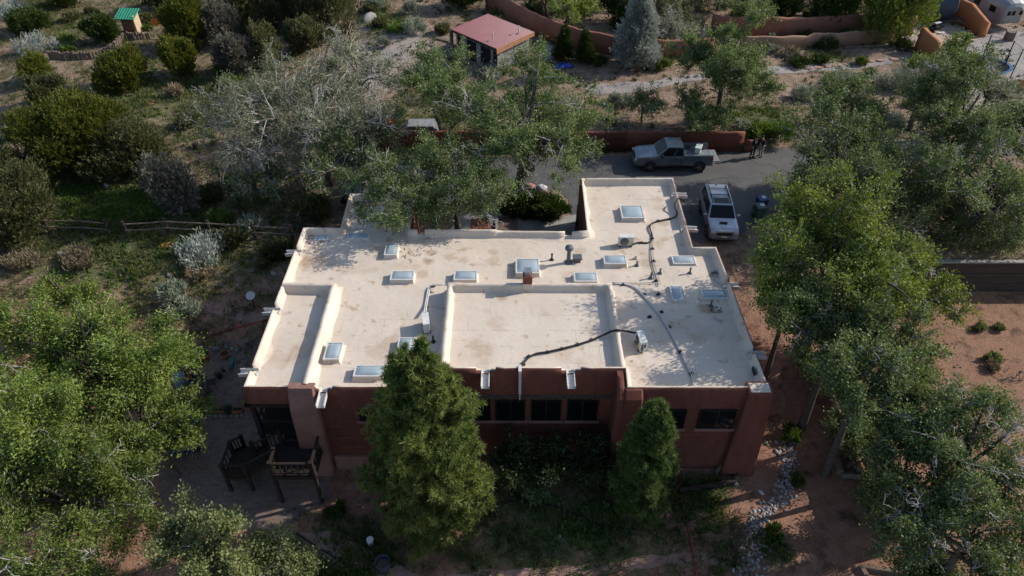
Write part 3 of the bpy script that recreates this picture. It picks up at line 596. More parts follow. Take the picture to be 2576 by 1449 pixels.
line('refrigerant_line', 'thick black line curving over the raised middle roof down to the front wall', [(1600,838,3.2),(1580,834,3.2),(1562,831,3.75),(1552,830,3.78),(1538,833,3.6),(1520,842,3.42),(1485,857,3.4),(1450,868,3.4),(1410,878,3.4),(1375,886,3.4),(1348,889,3.4),(1330,899,3.4),(1318,912,3.4),(1312,922,3.42)], .05, CAB, [(1487,856,3.3),(1452,867,3.3),(1412,878,3.3),(1376,886,3.3),(1330,897,3.3),(1316,917,3.3)])
t = thing('downpipe', 'white vertical line cover on the front wall below the black line', 'pipe', (.35, 21.9, 3.4))
mb = MB(); mb.span((.29,22.3,3.66),(.43,21.88,3.78)); mb.span((.30,21.86,2.3),(.42,21.97,3.72)); mb.span((.335,21.88,1.85),(.385,21.95,2.3)); mb.build('duct', CABW, t, org=(.35,21.9,3.4))
# windblown twigs and leaf litter on the roof
TWIG = M('dead_twig', (.10, .075, .055), (.06, .045, .035), 9)
def debris(label, cx, cy, n, r, z=DZ):
    c = at(cx, cy, z); rr = random.Random(cx); mb = MB()
    for _ in range(n):
        a = c+Vector((rr.uniform(-r, r), rr.uniform(-r, r), .03)); an = rr.uniform(0, 6.3); l = rr.uniform(.12, .4)
        mb.tube([a, a+Vector((math.cos(an)*l*.5, math.sin(an)*l*.5, .03)), a+Vector((math.cos(an+.4)*l, math.sin(an+.4)*l, .0))], .014, 4)
    o = mb.build('twig_litter', TWIG); o['kind'] = 'stuff'; o['label'] = label; o['category'] = 'litter'; return o
debris('dark twigs and leaves caught in the back corner of the left rear wing roof', 893, 508, 40, .5)
debris('windblown twigs and leaf litter scattered at the left rear edge of the main roof', 775, 612, 46, .9)
debris('small twigs scattered near the back skylight of the main roof', 1040, 635, 16, 1.3)
debris('clump of dark twigs near the right roof edge behind the low skylight', 1798, 690, 16, .2)
debris('dark leaf litter heaped by the lowest right roof skylight', 1800, 780, 12, .25)
# ------------------------------------------------------------------ timber deck and stairs
dl = (-11.0, 20.0, -2.4); deck = thing('timber_deck', 'dark stained timber deck with zigzag stairs beside the pale buttress', 'deck', dl)
def dkp(mb, name): return mb.build(name, DW, deck, org=dl)
mb = MB()
for k in range(13): mb.span((-10.85+k*.146, 19.2, -.24), (-10.85+k*.146+.137, 21.15, -.2))
mb.span((-10.9,19.15,-.46),(-8.92,19.25,-.25)); mb.span((-10.9,21.05,-.46),(-8.92,21.15,-.25)); mb.span((-10.9,19.26,-.46),(-10.8,21.04,-.25)); mb.span((-9.02,19.26,-.46),(-8.92,21.04,-.25)); dkp(mb, 'upper_landing')
mb = MB()
for k in range(8): mb.span((-13.5+k*.146, 19.85, -1.24), (-13.5+k*.146+.137, 21.2, -1.2))
mb.span((-13.5,19.8,-1.46),(-12.35,19.88,-1.25)); mb.span((-13.5,21.1,-1.46),(-12.35,21.2,-1.25)); dkp(mb, 'lower_landing')
def flight(p0, p1, n, w, d):
    mb = MB(); p0, p1 = Vector(p0), Vector(p1); s = Vector(d)
    for k in range(n):
        c = p0.lerp(p1, (k+.5)/n); run = (p1-p0).xy.length/n; mb.box(c, (run+.02 if abs(s.y) > .5 else w, w if abs(s.y) > .5 else run+.02, .05))
    mb.beam(p0+s*w/2, p1+s*w/2, .06, .26); mb.beam(p0-s*w/2, p1-s*w/2, .06, .26); dkp(mb, 'stair_flight')
flight((-10.85,20.45,-.3), (-12.4,20.45,-1.2), 5, .95, (0, 1, 0)); flight((-13.05,21.2,-1.3), (-13.05,22.3,-2.3), 4, .85, (1, 0, 0)); flight((-10.35,21.1,-.1), (-10.35,21.9,.15), 2, .8, (1, 0, 0))
def post(x, y, z0, z1):
    mb = MB(); mb.span((x-.07, y-.07, z0), (x+.07, y+.07, z1)); mb.box((x, y, z1+.03), (.18, .18, .06)); dkp(mb, 'post')
for a in [(-10.83,19.22,-2.8,.7),(-8.97,19.22,-2.8,.72),(-8.97,21.0,-2.6,.74),(-10.83,20.0,-.5,.75),(-13.45,19.85,-2.9,-.35),(-12.4,19.85,-2.9,-.35),(-13.45,21.15,-2.9,-.35),(-12.4,21.1,-2.9,-.3),(-10.83,20.95,-2.6,.75),(-13.5,22.3,-2.7,-1.3)]: post(*a)
def rail(p, q, h0=.12, h1=.85, nb=6):
    p, q = Vector(p), Vector(q); mb = MB(); u = Vector((0, 0, 1)); mb.beam(p+u*h1, q+u*h1, .12, .05); mb.beam(p+u*h0, q+u*h0, .05, .07)
    for k in range(nb):
        c = p.lerp(q, (k+.5)/nb); mb.beam(c+u*h0, c+u*(h1-.03), .05, .04, up=(0, 1, 0))
    dkp(mb, 'railing')
rail((-10.83,19.22,-.2), (-8.97,19.22,-.2), nb=7); rail((-8.97,19.3,-.2), (-8.97,20.95,-.2)); rail((-10.83,19.28,-.2), (-10.83,19.98,-.2), nb=3); rail((-10.83,20.0,-.2), (-12.4,19.87,-1.2), nb=7); rail((-10.83,20.95,-.2), (-12.4,21.05,-1.2), nb=7)
rail((-13.45,19.85,-1.2), (-12.4,19.85,-1.2), nb=4); rail((-13.45,19.9,-1.2), (-13.45,21.1,-1.2), nb=4); rail((-13.5,21.2,-1.2), (-13.5,22.3,-2.2), nb=4)
# ------------------------------------------------------------------ adobe garden walls
ADOBE = M('adobe_plaster', (.28, .125, .085), (.215, .09, .06), .8, rough=.92, bump=.25, bscale=8, vary=.1)
ADOBE_D = M('adobe_brown', (.18, .066, .043), (.135, .048, .031), .8, rough=.92, bump=.25, bscale=8, vary=.14)
ADOBE_T = M('adobe_tan', (.30, .19, .13), (.24, .145, .10), .8, rough=.92, bump=.25, bscale=8, vary=.1)
ADOBE_O = M('adobe_orange', (.46, .19, .085), (.38, .15, .065), .8, rough=.92, bump=.2, bscale=8, vary=.1)
def adobe(label, pts, tops, th, mat, name='garden_wall', base=None):
    "free standing plaster wall along pts with rounded top; tops = heights above ground at the points"
    ps, hs = [], []
    for i in range(len(pts)-1):
        a, b = Vector(pts[i][:2]), Vector(pts[i+1][:2]); k = max(1, int((b-a).length/.5))
        for j in range(k): ps.append(a.lerp(b, j/k)); hs.append(tops[i]+(tops[i+1]-tops[i])*j/k)
    ps.append(Vector(pts[-1][:2])); hs.append(tops[-1]); o = Vector((ps[0].x, ps[0].y, T(*ps[0]))); rows = []; m = len(ps); q = random.Random(len(label))
    for i, p in enumerate(ps):
        d = (ps[min(i+1, m-1)]-ps[max(0, i-1)]).normalized(); n = Vector((-d.y, d.x)); g = T(p.x, p.y); z = g+hs[i]+q.uniform(-.03, .03); r = th/2
        if base: g = min(g, base)
        P = lambda e, zz: (p.x+n.x*e-o.x, p.y+n.y*e-o.y, zz-o.z)
        rows.append([P(r+.05, g-.4), P(r+.02, z-.5), P(r, z-.12), P(r*.75, z-.03), P(r*.3, z), P(-r*.3, z), P(-r*.75, z-.03), P(-r, z-.12), P(-r-.02, z-.5), P(-r-.05, g-.4)])
    mb = MB(); mb.loft(rows); ob = mb.build(name, mat, None, smooth=True, fix=True); ob.location = o; tag(ob, label, 'wall'); return ob
wy = 48.72
adobe('long red brown plaster wall behind the driveway and the pickup', [(-12.6,48.7),(-4,48.75),(6,48.75),(16.9,48.6),(17.6,48.6)], [1.6,1.6,1.55,1.62,1.62], .32, ADOBE_D)
adobe('low stub of red brown wall stepping down at the end of the driveway wall', [(17.75,48.55),(18.4,48.5)], [1.0,.95], .3, ADOBE_D)
cw = [gp(x, y)[:2] for x, y in ((1226,22),(1262,42),(1295,62),(1330,80),(1375,98),(1450,122),(1540,137),(1600,140),(1660,143),(1720,140),(1790,128))]
adobe('high curved pink brown wall sweeping round behind the red roofed shed', cw, [2.2,2.2,2.2,2.1,2.0,1.9,1.75,1.7,1.6,1.5,1.3], .4, ADOBE)
adobe('long pink brown wall of the upper terrace in front of the dark trees', [gp(x, y)[:2] for x, y in ((1785,84),(1850,92),(1960,92),(2045,90),(2130,86),(2200,84),(2292,86))], [1.9,1.9,1.9,1.9,1.95,1.9,1.85], .4, ADOBE)
adobe('lower tan terrace wall with a step in its top', [gp(x, y)[:2] for x, y in ((1860,118),(1950,120),(2025,119),(2040,118),(2130,114),(2240,106))], [1.1,1.1,1.1,1.35,1.35,1.3], .35, ADOBE_T)
adobe('sloping orange wedge wall beside the timber garden steps', [gp(x, y)[:2] for x, y in ((2304,126),(2340,150),(2380,186))], [2.2,1.9,1.2], .5, ADOBE_O)
adobe('orange wall in front of the silver trailer', [gp(x, y)[:2] for x, y in ((2385,44),(2425,66),(2472,94))], [2.3,2.3,1.5], .5, ADOBE_O)
adobe('piece of orange wall at the right edge of the frame behind the gravel yard', [gp(x, y)[:2] for x, y in ((2545,226),(2575,228),(2640,230))], [.9,1,1], .4, ADOBE_O)
IRON = M('wrought_iron', (.02, .016, .014), rough=.6)
t = thing('iron_gate', 'tall dark wrought iron gate leaning open at the driveway wall', 'gate', (7.8, 48.25, 0))
mb = MB(); mb.beam((-.8,0,.02),(-.8,0,2.2),.05,.05,up=(0,1,0)); mb.beam((.8,0,.02),(.8,0,2.2),.05,.05,up=(0,1,0))
for z in (.1,1.1,2.15): mb.beam((-.8,0,z),(.8,0,z),.04,.05)
mb.build('frame', IRON, t)
mb = MB()
for k in range(9): mb.beam((-.64+k*.16,0,.1),(-.64+k*.16,0,2.15),.025,.025,up=(0,1,0))
mb.build('bars', IRON, t); t.rotation_euler = (rad(-4), 0, 0)
# ------------------------------------------------------------------ red roofed shed
A, B, C_, D = at(1133,72,3.3), at(1235,50,3.7), at(1368,98,3.7), at(1237,122,3.3)
ex = ((D-A)+(C_-B)); Ls = ex.length/2; ex.normalize(); ex.z = 0; ey = Vector((-ex.y, ex.x, 0)); Ws = 6.2
o = Vector((A.x, A.y, T(A.x+2, A.y+2))); ang = math.atan2(ex.y, ex.x)
t = thing('storage_shed', 'concrete block shed with a red corrugated metal roof', 'shed', o, ang)
BLOCK = M('grey_block', (.27, .26, .245), (.19, .185, .175), 2, bump=.3, bscale=10, vary=.15)
RED = M('red_metal', (.19, .013, .018), (.145, .01, .014), 1.5, rough=.2, vary=.12, spec=.9)
RW, RL, z0, z1 = 4.5, Ls, 2.15, 2.5
_b = RED.node_tree.nodes['Principled BSDF']; _b.inputs['Coat Weight'].default_value = .32; _b.inputs['Coat IOR'].default_value = 2.0; _b.inputs['Coat Roughness'].default_value = .3
mb = MB(); mb.prism([(.35,.35),(RL-.3,.35),(RL-.3,RW-.3),(.35,RW-.3)], -.3, 1.9); mb.build('wall', BLOCK, t)
mb = MB(); n = 23*8; rows = [[], []]
for i in range(n+1):
    x = RL*i/n; rib = (.0, .0, .0, .075, .085, .075, .037, .0)[i % 8]
    rows[0].append((x, 0, z0+rib)); rows[1].append((x, RW, z1+rib))
mb.loft(rows, close=False); r1 = [[(p[0], p[1], p[2]-.05) for p in r] for r in rows]; mb.loft(r1[::-1], close=False); mb.build('roof', RED, t)
mb = MB(); mb.loft([[(RL+.0,-.02,z0-.45),(RL+.06,-.02,z0-.45),(RL+.06,-.02,z0+.06),(RL,-.02,z0+.06)],[(RL,RW,z1-.3),(RL+.06,RW,z1-.3),(RL+.06,RW,z1+.06),(RL,RW,z1+.06)]]); mb.build('fascia', M('fascia_tan', (.42, .20, .11), (.36, .17, .09), 2), t)
mb = MB(); mb.span((.1,.0,z0-.2),(RL,.05,z0-.02)); mb.build('eave_board', DW, t)
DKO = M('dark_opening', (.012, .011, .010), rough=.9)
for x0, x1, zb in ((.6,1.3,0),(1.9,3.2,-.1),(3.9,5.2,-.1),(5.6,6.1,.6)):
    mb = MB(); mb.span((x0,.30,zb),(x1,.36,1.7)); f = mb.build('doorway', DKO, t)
mb = MB(); mb.lathe([(.05,2.2),(.05,3.0)], (4.9,.9,0), 8); mb.build('vent_pipe', ACW, t); mb = MB(); mb.lathe([(.05,2.2),(.05,3.15)], (5.6,3.4,0), 8); mb.build('vent_pipe', ACW, t)
OLDW = M('old_timber', (.19, .145, .115), (.115, .085, .066), 3, rough=.9, vary=.3, stretch=(1, 6, 1), bump=.3, bscale=8)
POSTW = M('dark_post', (.05, .037, .03), (.03, .022, .018), 4, vary=.3)
mb = MB(); mb.box((-.05,.1,.95), (.25,.25,2.2)); mb.build('corner_post', OLDW, t)
def planks(label, quads, name='timber_steps', cat='timber', mat=OLDW, h=.16):
    p0 = gp(*quads[0][0]); t = thing(name, label, cat, p0)
    for (a, b, w_) in quads:
        p, q = gp(*a), gp(*b); mb = MB(); mb.beam(p+Vector((0, 0, h/2)), q+Vector((0, 0, h/2)), w_, h); mb.build('board', mat, t, org=p0)
    return t
planks('grey railway sleepers laid as steps left of the red roofed shed', [((1066,110),(1092,118),.35),((1098,98),(1135,108),.35),((1108,128),(1135,117),.5),((1111,134),(1144,124),.5),((1118,141),(1152,130),.5),((1122,147),(1162,137),.5),((1130,112),(1150,100),.22),((1136,112),(1160,122),.22)])
planks('loose boards lying on the ground between shed and curved wall', [((1196,62),(1230,52),.3),((1190,70),(1225,58),.3)], 'loose_board', 'timber'); planks('pale short plank on the ground at the right rear of the shed', [((1370,106),(1385,112),.3)], 'loose_board', 'timber')
t = thing('tarpaulin', 'crumpled bright blue tarpaulin on the ground right of the shed', 'tarp', gp(1419,168)); mb = MB(); q = random.Random(3)
mb.loft([[(math.cos(a)*r*1.1+q.uniform(-.12,.12), math.sin(a)*r*.55+q.uniform(-.1,.1), z+q.uniform(-.04,.06)) for a in [k*math.pi/6 for k in range(12)]] for r, z in ((.85,-.05),(.75,.14),(.4,.28),(.1,.3))]); mb.build('sheet', M('blue_tarp', (.018, .05, .30), (.012, .03, .2), 4, rough=.4), t)
p = gp(1382,150); t = thing('metal_sheet', 'pale metal panel leaning behind the shed corner', 'panel', p); mb = MB(); mb.beam((-.4,0,.05),(.3,.5,1.0),1.0,.05,up=(.5,-.5,.6)); mb.build('sheet', GALV, t)
# ------------------------------------------------------------------ green roofed hut, pinwheel
p = gp(337,80); t = thing('wooden_hut', 'tiny wooden hut with a bright green metal roof', 'hut', p, rad(-4))
LOGW = M('log_wood', (.30, .16, .085), (.20, .10, .055), 2, vary=.25, stretch=(1, 1, 12)); GRN = M('green_metal', (.02, .22, .13), (.015, .18, .105), 2, rough=.45)
mb = MB()
for k in range(9): mb.span((-.72+.02*(k%2),-.5,.05+k*.17),(.55,.5,.05+k*.17+.15))
mb.build('wall', LOGW, t); mb = MB(); mb.span((.552,-.55,0),(.72,.55,1.75)); mb.build('corner_board', M('pale_board', (.5, .38, .25), (.4, .3, .2), 4), t)
mb = MB(); n = 36; rows = [[], []]
for i in range(n+1):
    x = -1.1+2.0*i/n; rib = .05 if i % 5 == 0 else 0; rows[0].append((x,-.85,1.55+rib)); rows[1].append((x,.8,2.1+rib))
mb.loft(rows, close=False); mb.loft([[(a[0],a[1],a[2]-.06) for a in r] for r in rows][::-1], close=False); mb.build('roof', GRN, t)
p = gp(411,84); t = thing('garden_pinwheel', 'orange pinwheel on a rusty stake right of the green roofed hut', 'garden ornament', p)
ORG = M('orange_plastic', (.75, .18, .03), (.65, .14, .02), 3, rough=.4)
mb = MB(); mb.tube([(.15,0,-.1),(-.25,0,1.7)], .04, 6); mb.build('stake', M('rust', (.20, .07, .035), (.14, .05, .028), 6), t)
for s in (-1, 1): mb = MB(); mb.lathe([(.02,-.03),(.36,-.02),(.4,.0),(.36,.02),(.02,.03)], (-.12+s*.34,-.06,1.3+s*.14), 12, ax='Y'); mb.build('blade', ORG, t)
def logwall(label, pts, h, w=.24):
    p0 = gp(*pts[0]); t = thing('log_retaining_wall', label, 'retaining wall', p0); q = random.Random(len(pts)); k = 0; mb = MB()
    for i in range(len(pts)-1):
        a, b = gp(*pts[i]), gp(*pts[i+1]); n = max(1, int((b-a).length/w))
        for j in range(n):
            c = a.lerp(b, j/n); hh = h*q.uniform(.8, 1.1); mb.lathe([(w*.46,-.3),(w*.46,hh-.03),(w*.36,hh)], c+Vector((q.uniform(-.03,.03), q.uniform(-.03,.03), 0)), 7)
    mb.build('log_row', OLDW, t, org=p0); return t
logwall('row of grey upright logs curving below the green roofed hut', [(378,99),(340,101),(318,100),(308,108),(295,122),(275,136),(255,144),(232,149),(190,150),(120,149)], .75)
logwall('short row of dark upright logs right of the green roofed hut', [(440,97),(415,98),(395,98)], .6)
# ------------------------------------------------------------------ rail fences
def rail_fence(label, tops, hgt, ext=(), gap=()):
    "tops: ground pixels of the posts"
    p0 = gp(*tops[0]); t = thing('rail_fence', label, 'fence', p0); P = [gp(*q) for q in tops]; q = random.Random(len(tops))
    for i, p in enumerate(P):
        mb = MB(); mb.tube([p+Vector((0,0,-.3)), p+Vector((q.uniform(-.05,.05),0,hgt+.12))], .1, 7); mb.build('post', POSTW, t, org=p0)
    for i in range(len(P)-1):
        if i in gap: continue
        for f in (.52, .95):
            a, b = P[i]+Vector((0,-.1,hgt*f)), P[i+1]+Vector((0,-.1,hgt*f)); mb = MB(); mb.tube([a, a.lerp(b,.5)+Vector((0,0,q.uniform(-.05,.03))), b], [.055,.05,.045], 6); mb.build('rail', OLDW, t, org=p0)
    return t
rail_fence('weathered split rail fence crossing the left hillside to the house', [(70,584),(128,588),(218,589),(278,594),(325,597),(426,590),(532,595),(645,602),(738,607)], 1.15, gap=(3,))
rail_fence('weathered rail fence climbing the hillside beyond the pale tree', [(915,-12),(908,14),(901,35),(894,57),(888,80),(880,105),(872,135),(862,170),(852,210),(842,252)], 1.2)
rail_fence('short run of rail fence rising from the left rear corner of the house', [(756,586),(764,545),(771,512),(778,480),(790,440)], 1.2)
# ------------------------------------------------------------------ right side: slatted fence, retaining wall, wire fence
FW = M('board_fence', (.14, .10, .075), (.09, .065, .048), 3, vary=.3, stretch=(1, 1, 8), bump=.2)
f0 = (17.4, 27.9); f1 = (17.3, 17.6); p0 = (f0[0], f0[1], T(*f0)); t = thing('board_fence', 'long slatted board fence half hidden under the trees right of the house', 'fence', p0)
mb = MB(); rows = 12; n = 8
for k in range(n):
    a = Vector((f0[0]+(f1[0]-f0[0])*k/n, f0[1]+(f1[1]-f0[1])*k/n)); b = Vector((f0[0]+(f1[0]-f0[0])*(k+1)/n, f0[1]+(f1[1]-f0[1])*(k+1)/n)); ga, gb = T(*a), T(*b)
    for r in range(rows):
        z = .06+r*.153; mb.beam((a.x,a.y,ga+z+.07),(b.x,b.y,gb+z+.07),.03,.142)
mb.build('slats', FW, t, org=p0)
for k in range(n+1):
    a = (f0[0]+(f1[0]-f0[0])*k/n+.07, f0[1]+(f1[1]-f0[1])*k/n); mb = MB(); g = T(*a); mb.span((a[0]-.05,a[1]-.05,g-.3),(a[0]+.05,a[1]+.05,g+1.95)); mb.build('post', POSTW, t, org=p0)
RT = M('retaining_timber', (.075, .055, .043), (.045, .034, .028), 2, vary=.35, stretch=(.5, 1, 8), bump=.3, bscale=8)
t = thing('timber_retaining_wall', 'dark stacked timber retaining wall behind the sandy corral', 'retaining wall', (28, 34.45, -2.1)); 
mb = MB(); q = random.Random(8)
for k in range(9): mb.span((20.5,34.32+q.uniform(-.02,.02),-2.25+k*.27),(42,34.5,-2.25+k*.27+.255))
mb.build('timbers', RT, t, org=(28,34.45,-2.1)); mb = MB(); mb.span((20.5,34.28,.2),(42,34.56,.27)); mb.build('cap_board', M('grey_cap', (.33, .31, .28), (.25, .235, .21), 3), t, org=(28,34.45,-2.1))
t = thing('wire_fence', 'thin wire fence strung above the timber retaining wall', 'fence', (28, 36.6, .2))
mb = MB()
for k in range(8): mb = MB(); mb.tube([(22+k*2.8,36.6,0),(22+k*2.8,36.6,1.5)], .03, 5); mb.build('post', POSTW, t, org=(28,36.6,.2))
mb = MB(); mb.tube([(21,36.6,1.55),(30,36.6,1.5),(43,36.6,1.55)], .018, 4); mb.tube([(21,36.6,.9),(43,36.6,.9)], .01, 4); mb.build('wire', GALV, t, org=(28,36.6,.2))
# dry creek bed of cobbles
q = random.Random(11); line_ = [gp(x, y) for x, y in ((1975,1120),(1985,1150),(1988,1185),(1975,1225),(1965,1255),(1930,1282),(1905,1305),(1898,1340),(1893,1380),(1888,1420),(1885,1460),(1880,1490))]
COB = [M('cobble_grey', (.32, .315, .32), (.22, .218, .225), 4, vary=.12, bump=.1), M('cobble_pale', (.42, .405, .39), (.3, .29, .28), 4, vary=.12), M('cobble_rose', (.25, .20, .185), (.19, .15, .14), 4, vary=.12)]
protos = []
for k in range(6):
    mb = MB(); bm = bmesh.new(); bmesh.ops.create_icosphere(bm, subdivisions=2, radius=1); sc = (1, q.uniform(.6, .85), q.uniform(.5, .7)); ph = [q.uniform(0, 6) for _ in range(3)]
    for v in bm.verts:
        n = 1+.12*math.sin(v.co.x*2.3+ph[0])+.1*math.sin(v.co.y*2.7+ph[1])+.08*math.sin(v.co.z*3+ph[2]); v.co = Vector((v.co.x*sc[0]*n, v.co.y*sc[1]*n, v.co.z*sc[2]*n))
    me = bpy.data.meshes.new('cobble'); bm.to_mesh(me); bm.free(); me.materials.append(COB[k % 3]); me.shade_smooth(); protos.append(me)
nc = 0; placed = []
for it in range(6000):
    i = q.randrange(len(line_)-1); c = line_[i].lerp(line_[i+1], q.random()); wd = (.30 if i < 4 else .32 if i < 7 else .48)
    x, y = c.x+q.gauss(0, wd*.62), c.y+q.gauss(0, .15)
    if nc < 40 and it % 12 == 0: x -= q.uniform(.3, 1.1)
    r = q.uniform(.055, .105)*(1.25 if q.random() < .12 else 1)
    if any((x-a)**2+(y-b)**2 < ((r+s)*.80)**2 for a, b, s in placed): continue
    placed.append((x, y, r)); o = bpy.data.objects.new('river_cobble', protos[q.randrange(6)]); COL.objects.link(o); o.location = (x, y, T(x, y)+r*.25); o.scale = (r*1.25,)*3; o.rotation_euler = (q.uniform(-.3,.3), q.uniform(-.3,.3), q.uniform(0, 6.3))
    tag(o, 'rounded grey river cobble in the dry creek bed right of the house', 'cobble', 'cobbles of the dry creek bed'); nc += 1
    if nc >= 290: break
# ------------------------------------------------------------------ vehicles
def paint(name, c, metal=.55, rough=.3):
    m = M(name, c, tuple(x*.82 for x in c), 1.6, rough=rough, metal=metal, spec=.6, vary=.05); b = m.node_tree.nodes['Principled BSDF']; b.inputs['Coat Weight'].default_value = .8; b.inputs['Coat Roughness'].default_value = .06; return m
TYRE = M('tyre', (.018, .018, .018), rough=.85); RIM = M('alloy_rim', (.36, .36, .37), rough=.3, metal=.8); CGL = M('car_glass', (.010, .013, .017), rough=.1, spec=.2); TRIM = M('black_trim', (.02, .02, .021), rough=.55)
LAMPW = M('headlamp', (.45, .46, .47), rough=.15, spec=.8); LAMPR = M('tail_lamp', (.45, .02, .015), rough=.2); CHROME = M('chrome', (.6, .6, .6), rough=.15, metal=1)
def ring(x, w, zb, zt, sh=.06, top=.78):
    h = zt-zb; L = [(w*.90, zb), (w*.98, zb+h*.12), (w, zb+h*.45), (w*.985, zt-h*.22), (w*(top+.16), zt-sh*.35), (w*top, zt)]
    return [Vector((x, y, z)) for y, z in L]+[Vector((x, -y, z)) for y, z in L[::-1]]
def wheel(t, x, y, r=.38, w=.26):
    s = 1 if y > 0 else -1; mb = MB(); mb.lathe([(r*.6, -w/2), (r*.93, -w/2), (r, -w/2+.03), (r, w/2-.03), (r*.93, w/2), (r*.6, w/2)], (x, y, r), 22, ax='Y'); o = mb.build('wheel', TYRE, t, smooth=False)
    mb = MB(); mb.lathe([(.02, s*(w/2-.02)), (r*.60, s*(w/2-.05)), (r*.62, s*(w/2+.005)), (r*.66, s*(w/2-.0))], (x, y, r), 18, ax='Y', cap=False)
    for k in range(5):
        a = k*1.2566; mb.beam((x, y+s*(w/2-.005), r), (x+math.cos(a)*r*.6, y+s*(w/2-.005), r+math.sin(a)*r*.6), .03, .09, up=(0, 1, 0))
    mb.build('rim', RIM, o)
def quadp(name, P, mat, t, th=.012):
    P = [Vector(p) for p in P]; n = (P[1]-P[0]).cross(P[2]-P[0]).normalized()*th; mb = MB(); mb.loft([[p for p in P], [p+n for p in P]]); return mb.build(name, mat, t, fix=True)
def greenhouse(t, pm, xf0, xf1, xr1, xr0, w0, w1, z0, z1, split):
    "cab: xf0/xr0 front and rear at the belt, xf1/xr1 at the roof"
    mb = MB(); R0 = [(xf0, w0, z0), (xf0, -w0, z0), (xr0, -w0, z0), (xr0, w0, z0)]; R1 = [(xf1, w1, z1-.05), (xf1, -w1, z1-.05), (xr1, -w1, z1-.05), (xr1, w1, z1-.05)]
    R2 = [(xf1-.10, w1-.09, z1), (xf1-.10, -w1+.09, z1), (xr1+.08, -w1+.09, z1), (xr1+.08, w1-.09, z1)]
    mb.loft([R0, R1, R2], cap=True); mb.build('cab', pm, t, fix=True)
    def lerp(a, b, f): return Vector(a).lerp(Vector(b), f)
    A, B, C_, D = R0; a, b, c, d = R1
    def pane(name, p0, p1, q1, q0, m0=.07, m1=.93, v0=.10, v1=.93):
        P = [lerp(lerp(p0, p1, m), lerp(q0, q1, m), v) for m, v in ((m0, v0), (m1, v0), (m1, v1), (m0, v1))]; n = (P[1]-P[0]).cross(P[3]-P[0]).normalized()*.004
        cen = sum((Vector(x) for x in R0+R1), Vector())/8
        if n.dot(P[0]-cen) < 0: n = -n
        mb = MB(); mb.loft([[p+n*.5 for p in P], [p+n*2.2 for p in P]]); mb.build(name, CGL, t, fix=True)
    pane('windshield', A, B, b, a, .05, .95, .03, .95); pane('rear_window', D, C_, c, d, .08, .92, .25, .9)
    for (p, q, pp, qq) in ((A, D, a, d), (B, C_, b, c)):
        f = .09
        for g in split: pane('side_window', p, q, qq, pp, f, g-.015, .06, .9); f = g+.015
def pickup(loc, rz):
    t = thing('pickup_truck', 'silver grey pickup truck with lowered tailgate parked along the driveway wall', 'pickup truck', loc, rz); pm = paint('silver_grey_paint', (.10, .13, .165))
    mb = MB(); mb.loft([ring(2.92,.80,.45,.86,.1,.8), ring(2.86,.93,.40,1.02,.1,.8), ring(2.6,.98,.38,1.12), ring(1.9,1.0,.38,1.2), ring(1.25,1.01,.38,1.24), ring(.2,1.01,.38,1.26), ring(-.55,1.01,.38,1.28)]); mb.build('body', pm, t, smooth=False)
    greenhouse(t, pm, 1.35, .62, -.50, -.62, .93, .76, 1.22, 1.93, (.60, .95))
    mb = MB(); mb.box((-1.62,.94,.88), (2.12,.12,.78), ch=.03); mb.box((-1.62,-.94,.88), (2.12,.12,.78), ch=.03); mb.box((-.6,0,.95), (.1,1.78,.62)); mb.box((-1.62,.95,1.29), (2.12,.14,.05), ch=.012); mb.box((-1.62,-.95,1.29), (2.12,.14,.05), ch=.012); mb.build('bed_side', pm, t)
    mb = MB(); mb.box((-1.64,0,.77), (2.1,1.78,.06))
    for k in range(9): mb.box((-1.64,-.72+k*.18,.81), (2.04,.07,.02))
    bed = mb.build('bed_floor', M('bed_liner', (.24, .26, .28), (.18, .19, .2), 5, rough=.6), t)
    mb = MB(); mb.lathe([(.42,-.11),(.44,-.1),(.44,.1),(.42,.11)], (-1.75,.83,.72), 16, ax='Y'); mb.lathe([(.42,-.11),(.44,-.1),(.44,.1),(.42,.11)], (-1.75,-.83,.72), 16, ax='Y'); mb.build('wheel_tub', _m['bed_liner'], bed)
    mb = MB(); mb.box((-2.96,0,.78), (.54,1.66,.07), ch=.015); 
    for k in range(7): mb.box((-2.96,-.6+k*.2,.82), (.46,.06,.02))
    mb.build('tailgate', _m['bed_liner'], t)
    mb = MB(); mb.box((-2.74,0,.5), (.14,1.9,.16), ch=.03); mb.build('bumper', CHROME, t); mb = MB(); mb.box((2.93,0,.56), (.12,1.72,.2), ch=.05); mb.build('bumper', pm, t)
    mb = MB(); mb.box((2.925,0,.84), (.06,1.1,.24), ch=.02); mb.build('grille', TRIM, t)
    for y in (.72, -.72):
        mb = MB(); mb.box((2.86,y*1.06,.88), (.16,.30,.2), ch=.04); mb.build('headlight', LAMPW, t)
        mb = MB(); mb.box((-2.66,y*1.335,1.02), (.1,.12,.34), ch=.02); mb.build('tail_light', LAMPR, t)
        mb = MB(); mb.box((1.0,y*1.5,1.3), (.12,.18,.2), ch=.03); mb.build('mirror', TRIM, t)
        mb = MB(); mb.box((.05,y*1.41,1.08), (.2,.03,.035)); mb.build('door_handle', TRIM, t)
        for x in (1.82, -1.78): mb = MB(); mb.lathe([(.3,-.03),(.47,-.03),(.47,.03),(.3,.03)], (x,y*1.385,.42), 20, ax='Y'); mb.build('wheel_arch', TRIM, t); wheel(t, x, y*1.22)
        mb = MB(); mb.box((.35,y*1.405,.83), (.015,.012,.7)); mb.box((-.38,y*1.405,.83), (.015,.012,.7)); mb.box((0,y*1.405,.5), (1.2,.012,.05)); mb.build('door_seam', TRIM, t)
    return t
